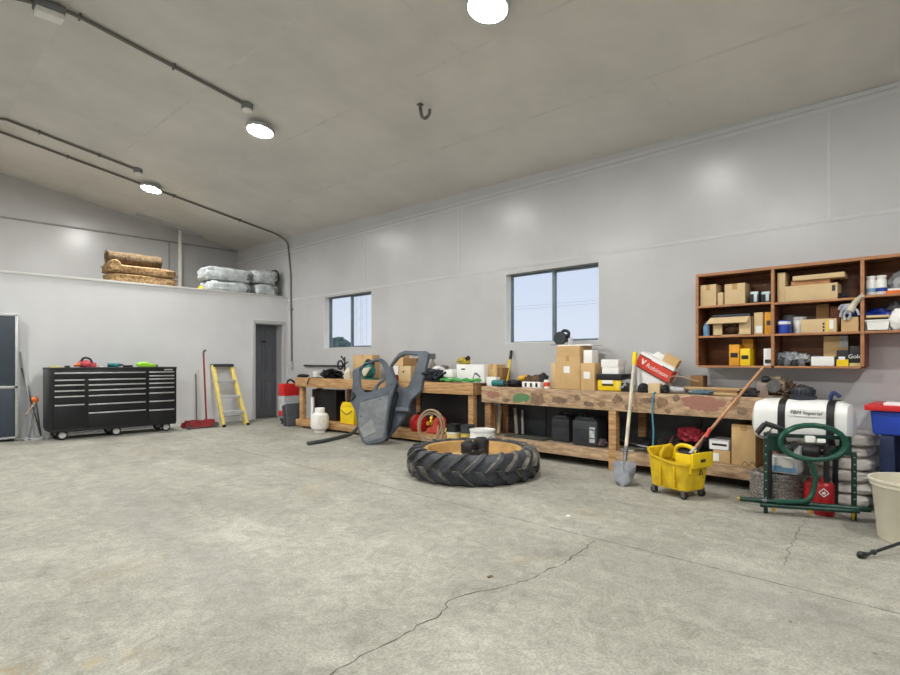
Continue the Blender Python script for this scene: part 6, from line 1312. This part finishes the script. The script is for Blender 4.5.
# middle bay, bottom
rnd = random.Random(3)
for k in range(4):
    u = 780+7.2*k; p = onx(u, 360, 6.05); t = thing('pipe_fitting', 'grey pipe fitting at the front of the middle bottom shelf, %s from the divider' % ('first', 'second', 'third', 'fourth')[k], 'pipe fitting', (6.05, p.y, zb_), group='pipe fittings on the bottom shelf')
    b = MB(); b.lathe([(0, 0), (.026, 0), (.03, .02), (.024, .03), (.024, .06), (0, .062)], (6.05, p.y, zb_), 14); b.cyl((6.05, p.y, zb_+.035), (6.01, p.y-.01, zb_+.035), .018); b.build('body', MGREY if k % 2 else DGREY, t)
p0, p1 = onx(779, 348, 6.12), onx(808, 350, 6.12)
for k, (u, v, m, lab) in enumerate(((789, 350, GLOVE, 'left crumpled grey plastic bag on the bottom shelf'), (803, 353, LGREY, 'smaller crumpled bag beside the left grey plastic bag'))):
    p = onx(u, v, 6.18); b = MB(); b.blob((6.19, p.y, zb_+.07), (.07, .11 if k == 0 else .06, .065 if k == 0 else .045), 5+k, .35, 3, 4, .9); tag(b.build('plastic_bag', m), lab, 'bag')
boxm('foam_block', 'white foam block lying on the bottom shelf', 811, 834, 356.5, zb_, 6.03, .13, PAPER, 'block')
p = onx(817, 354, 6.2); b = MB(); b.blob((6.22, p.y, zb_+.05), (.05, .07, .055), 9, .3, 3, 3, .9); tag(b.build('grey_cloth', MGREY), 'grey cloth behind the white foam block', 'cloth')
t = carton('yellow and black box at the front right of the bottom shelf', 836.5, 848.5, 350, zb_, 6.03, .12, BLACK, GB_, False, (YELLOW, 0, 1, 0, .42), name='tool_carton')
t = carton('black box with white lettering at the right end of the bottom shelf', 849.5, 860.5, 346, zb_, 6.03, .14, BLACK, GB_, False, (pm('khaki', (206, 196, 130), .6), 0, 1, 0, .16), name='lettered_carton')
y0, y1, z1 = fr(849.5, 860.5, 346, 6.03); text('Gold', .05, (6.0285, (y0+y1)/2, zb_+.085), NX, UP, PAPER, t)
y0, y1, z1 = fr(836.5, 848.5, 350, 6.03); b = MB(); b.box(6.028, 6.031, y0+.025, y1-.015, zb_+.058, zb_+.085); tt = b.build('white_print', PAPER, bpy.data.objects['tool_carton'])
carton('tan box lying across the boxes at the back of the bottom shelf', 823.5, 848, 336, 1.335, 6.17, .12, CARDD, GB_, False) if False else carton('tan box standing at the back of the bottom shelf', 823.5, 848, 336, zb_, 6.17, .12, CARD, GB_, False, (LGREY, .66, 1, .62, 1.0))
# right bay
for k, u in enumerate((871, 881.5)):
    p = onx(u, 285, 6.08); t = thing('white_bottle', ('left', 'right')[k]+' of two white bottles with blue labels on the right top shelf', 'bottle', (6.08, p.y, z1_), group='white bottles on the right top shelf')
    b = MB(); b.lathe([(0, 0), (.034, 0), (.038, .01), (.038, .13), (.03, .145), (.026, .15), (0, .15)], (6.08, p.y, z1_), 22); b.build('body', WHITE, t); b = MB(); b.lathe([(0, .148), (.034, .148), (.036, .17), (0, .172)], (6.08, p.y, z1_), 18); b.build('cap', PAPER, t)
    b = MB(); b.lathe([(.0385, .03), (.039, .032), (.039, .06), (.0385, .062)], (6.08, p.y, z1_), 22); b.build('label_band', LBLUE if k == 0 else BLUE, t)
y0, y1, z1 = fr(886, 905, 287.5, 6.05); b = MB(); b.box(6.05, 6.2, y0, y1, z1_, z1_+.03, .004); tag(b.build('orange_case', ORANGE), 'orange case at the right end of the right top shelf', 'case')
b = MB(); b.box(6.06, 6.19, y0+.01, y1-.01, z1_+.031, z1_+.05, .004); tag(b.build('flat_carton', PAPER), 'white flat carton on the orange case', 'box')
rag('crumpled_bag', 'crumpled grey bag behind the orange case', 901, 6.24, z1_, (.05, .08, .11), LGREY, 4, 'bag')
t = thing('white_bin', 'white bin holding a cardboard flap on the right middle shelf', 'bin', (6.1, .66, z2_)); y0, y1, z1 = fr(864.8, 891, 319.5, 6.02)
b = MB(); b.prism([(0.012, 0), (y1-y0-.012, 0), (y1-y0, z1-z2_), (y1-y0-.008, z1-z2_), (y1-y0-.02, .008), (.02, .008), (.008, z1-z2_), (0, z1-z2_)], (6.12, y1, z2_), (0, -1, 0), (0, 0, 1), .2); b.box(6.02, 6.027, y0+.006, y1-.006, z2_, z1); b.box(6.213, 6.22, y0+.006, y1-.006, z2_, z1); b.box(6.014, 6.028, y0-.004, y1+.004, z1-.014, z1, .003); b.build('body', WHITE, t)
b = MB(); b.M = Matrix.Translation((6.11, (y0+y1)/2, z1+.015)) @ Matrix.Rotation(.12, 4, 'Y'); b.box(-.10, .09, -(y1-y0)/2+.01, (y1-y0)/2-.01, -.008, .012, .003); tag(b.build('card_flap', CARDP), 'pale card sheet lying on the white bin', 'card')
b = MB(); p = onx(877, 303, 6.16); b.blob((6.17, p.y, z1+.06), (.06, .10, .045), 3, .3, 4); tag(b.build('blue_gloves', BLUE), 'dark blue gloves heaped on the white bin', 'gloves')
rag('white_bag', 'white plastic bag right of the white bin on the right middle shelf', 899, 6.06, z2_, (.06, .07, .10), PAPER, 8, 'bag', None, .14, 2.4); rag('grey_bag', 'crumpled grey bag behind the white plastic bag on the right middle shelf', 897, 6.22, z2_, (.05, .09, .14), MGREY, 14, 'bag')
for o in list(bpy.data.objects):
    if '_t' in o: del o['_t']

# ------------------------------------------------------------------ outdoors, sky, camera
b = MB(); b.add([(WX+.3, -60, -.15), (160, -60, -.15), (160, 160, -.15), (WX+.3, 160, -.15)], [[0, 1, 2, 3]]); struct(b.build('ground', EARTH))
c = onx(337, 341, 30.0); t = thing('tree', 'pale tree outdoors low in the far window', 'tree', (30, c.y, -.15))
b = MB()
for i in range(9): b.blob((30+random.uniform(-.8, .8), c.y+random.uniform(-1.6, 1.6), 1.6+random.uniform(-.4, 1.0)), (.9, 1.0, .85), i, .35, 3, 3)
b.build('crown', LEAF, t)
b = MB(); b.cyl((30, c.y, -.15), (30, c.y, 1.5), .14, .1); b.build('trunk', WOODDK, t)
x = 46.0; c0, c1 = onx(357, 340, x), onx(366, 340, x); zt = onx(361, 296, x).z+1
t = thing('lattice_tower', 'faint lattice radio tower outdoors in the right half of the far window', 'tower', (x, (c0.y+c1.y)/2, -.15))
wy = (c0.y-c1.y)/2*.5; cyy = (c0.y+c1.y)/2; b = MB(); mt = pm('galvanised_tower', (232, 232, 238), .5)
for sy in (-1, 1):
    for sx in (-1, 1): b.cyl((x+sx*wy, cyy+sy*wy, -.15), (x+sx*wy, cyy+sy*wy, zt), .022, n=6)
b.build('leg', mt, t); b = MB(); z = 0; k = 0
while z < zt-1:
    b.cyl((x-wy, cyy+wy*(-1)**k, z), (x-wy, cyy-wy*(-1)**k, z+.8), .013, n=5); b.cyl((x+wy, cyy-wy*(-1)**k, z), (x+wy, cyy+wy*(-1)**k, z+.8), .013, n=5); z += .8; k += 1
b.build('lattice', mt, t)
for i, v in enumerate((304, 307)):
    pts = [Vector((40, onx(u, v, 40).y, onx(550, v, 40).z)) for u in (470, 520, 560, 620)]
    b = MB(); b.tube(pts, .010, 5); tag(b.build('power_line', mt), ('upper', 'lower')[i]+' of two faint power lines seen through the near window', 'power line', 'power lines outdoors')

w = bpy.data.worlds.new('World'); bpy.context.scene.world = w; w.use_nodes = True; nt = w.node_tree; bg = nt.nodes['Background']
tc = nt.nodes.new('ShaderNodeTexCoord'); sp = nt.nodes.new('ShaderNodeSeparateXYZ'); rp = nt.nodes.new('ShaderNodeValToRGB')
nt.links.new(tc.outputs['Generated'], sp.inputs[0]); nt.links.new(sp.outputs['Z'], rp.inputs[0]); nt.links.new(rp.outputs[0], bg.inputs[0])
e = rp.color_ramp.elements; e[0].position = 0; e[0].color = (.86, .90, 1., 1); e[1].position = .35; e[1].color = (.60, .72, .98, 1)
bg.inputs[1].default_value = .95
cam = bpy.data.cameras.new('Camera'); co = bpy.data.objects.new('Camera', cam); C.objects.link(co); bpy.context.scene.camera = co
co.location = (0, 0, HC); co.rotation_euler = (math.pi/2, 0, -YAW); cam.sensor_width = 36; cam.lens = FPX/900*36; cam.shift_y = (HY-337.5)/900
cam.clip_start = .05; cam.clip_end = 400
vs = bpy.context.scene.view_settings; vs.view_transform = 'Standard'; vs.look = 'None'; vs.gamma = 1; vs.use_curve_mapping = False; vs.exposure = 0.
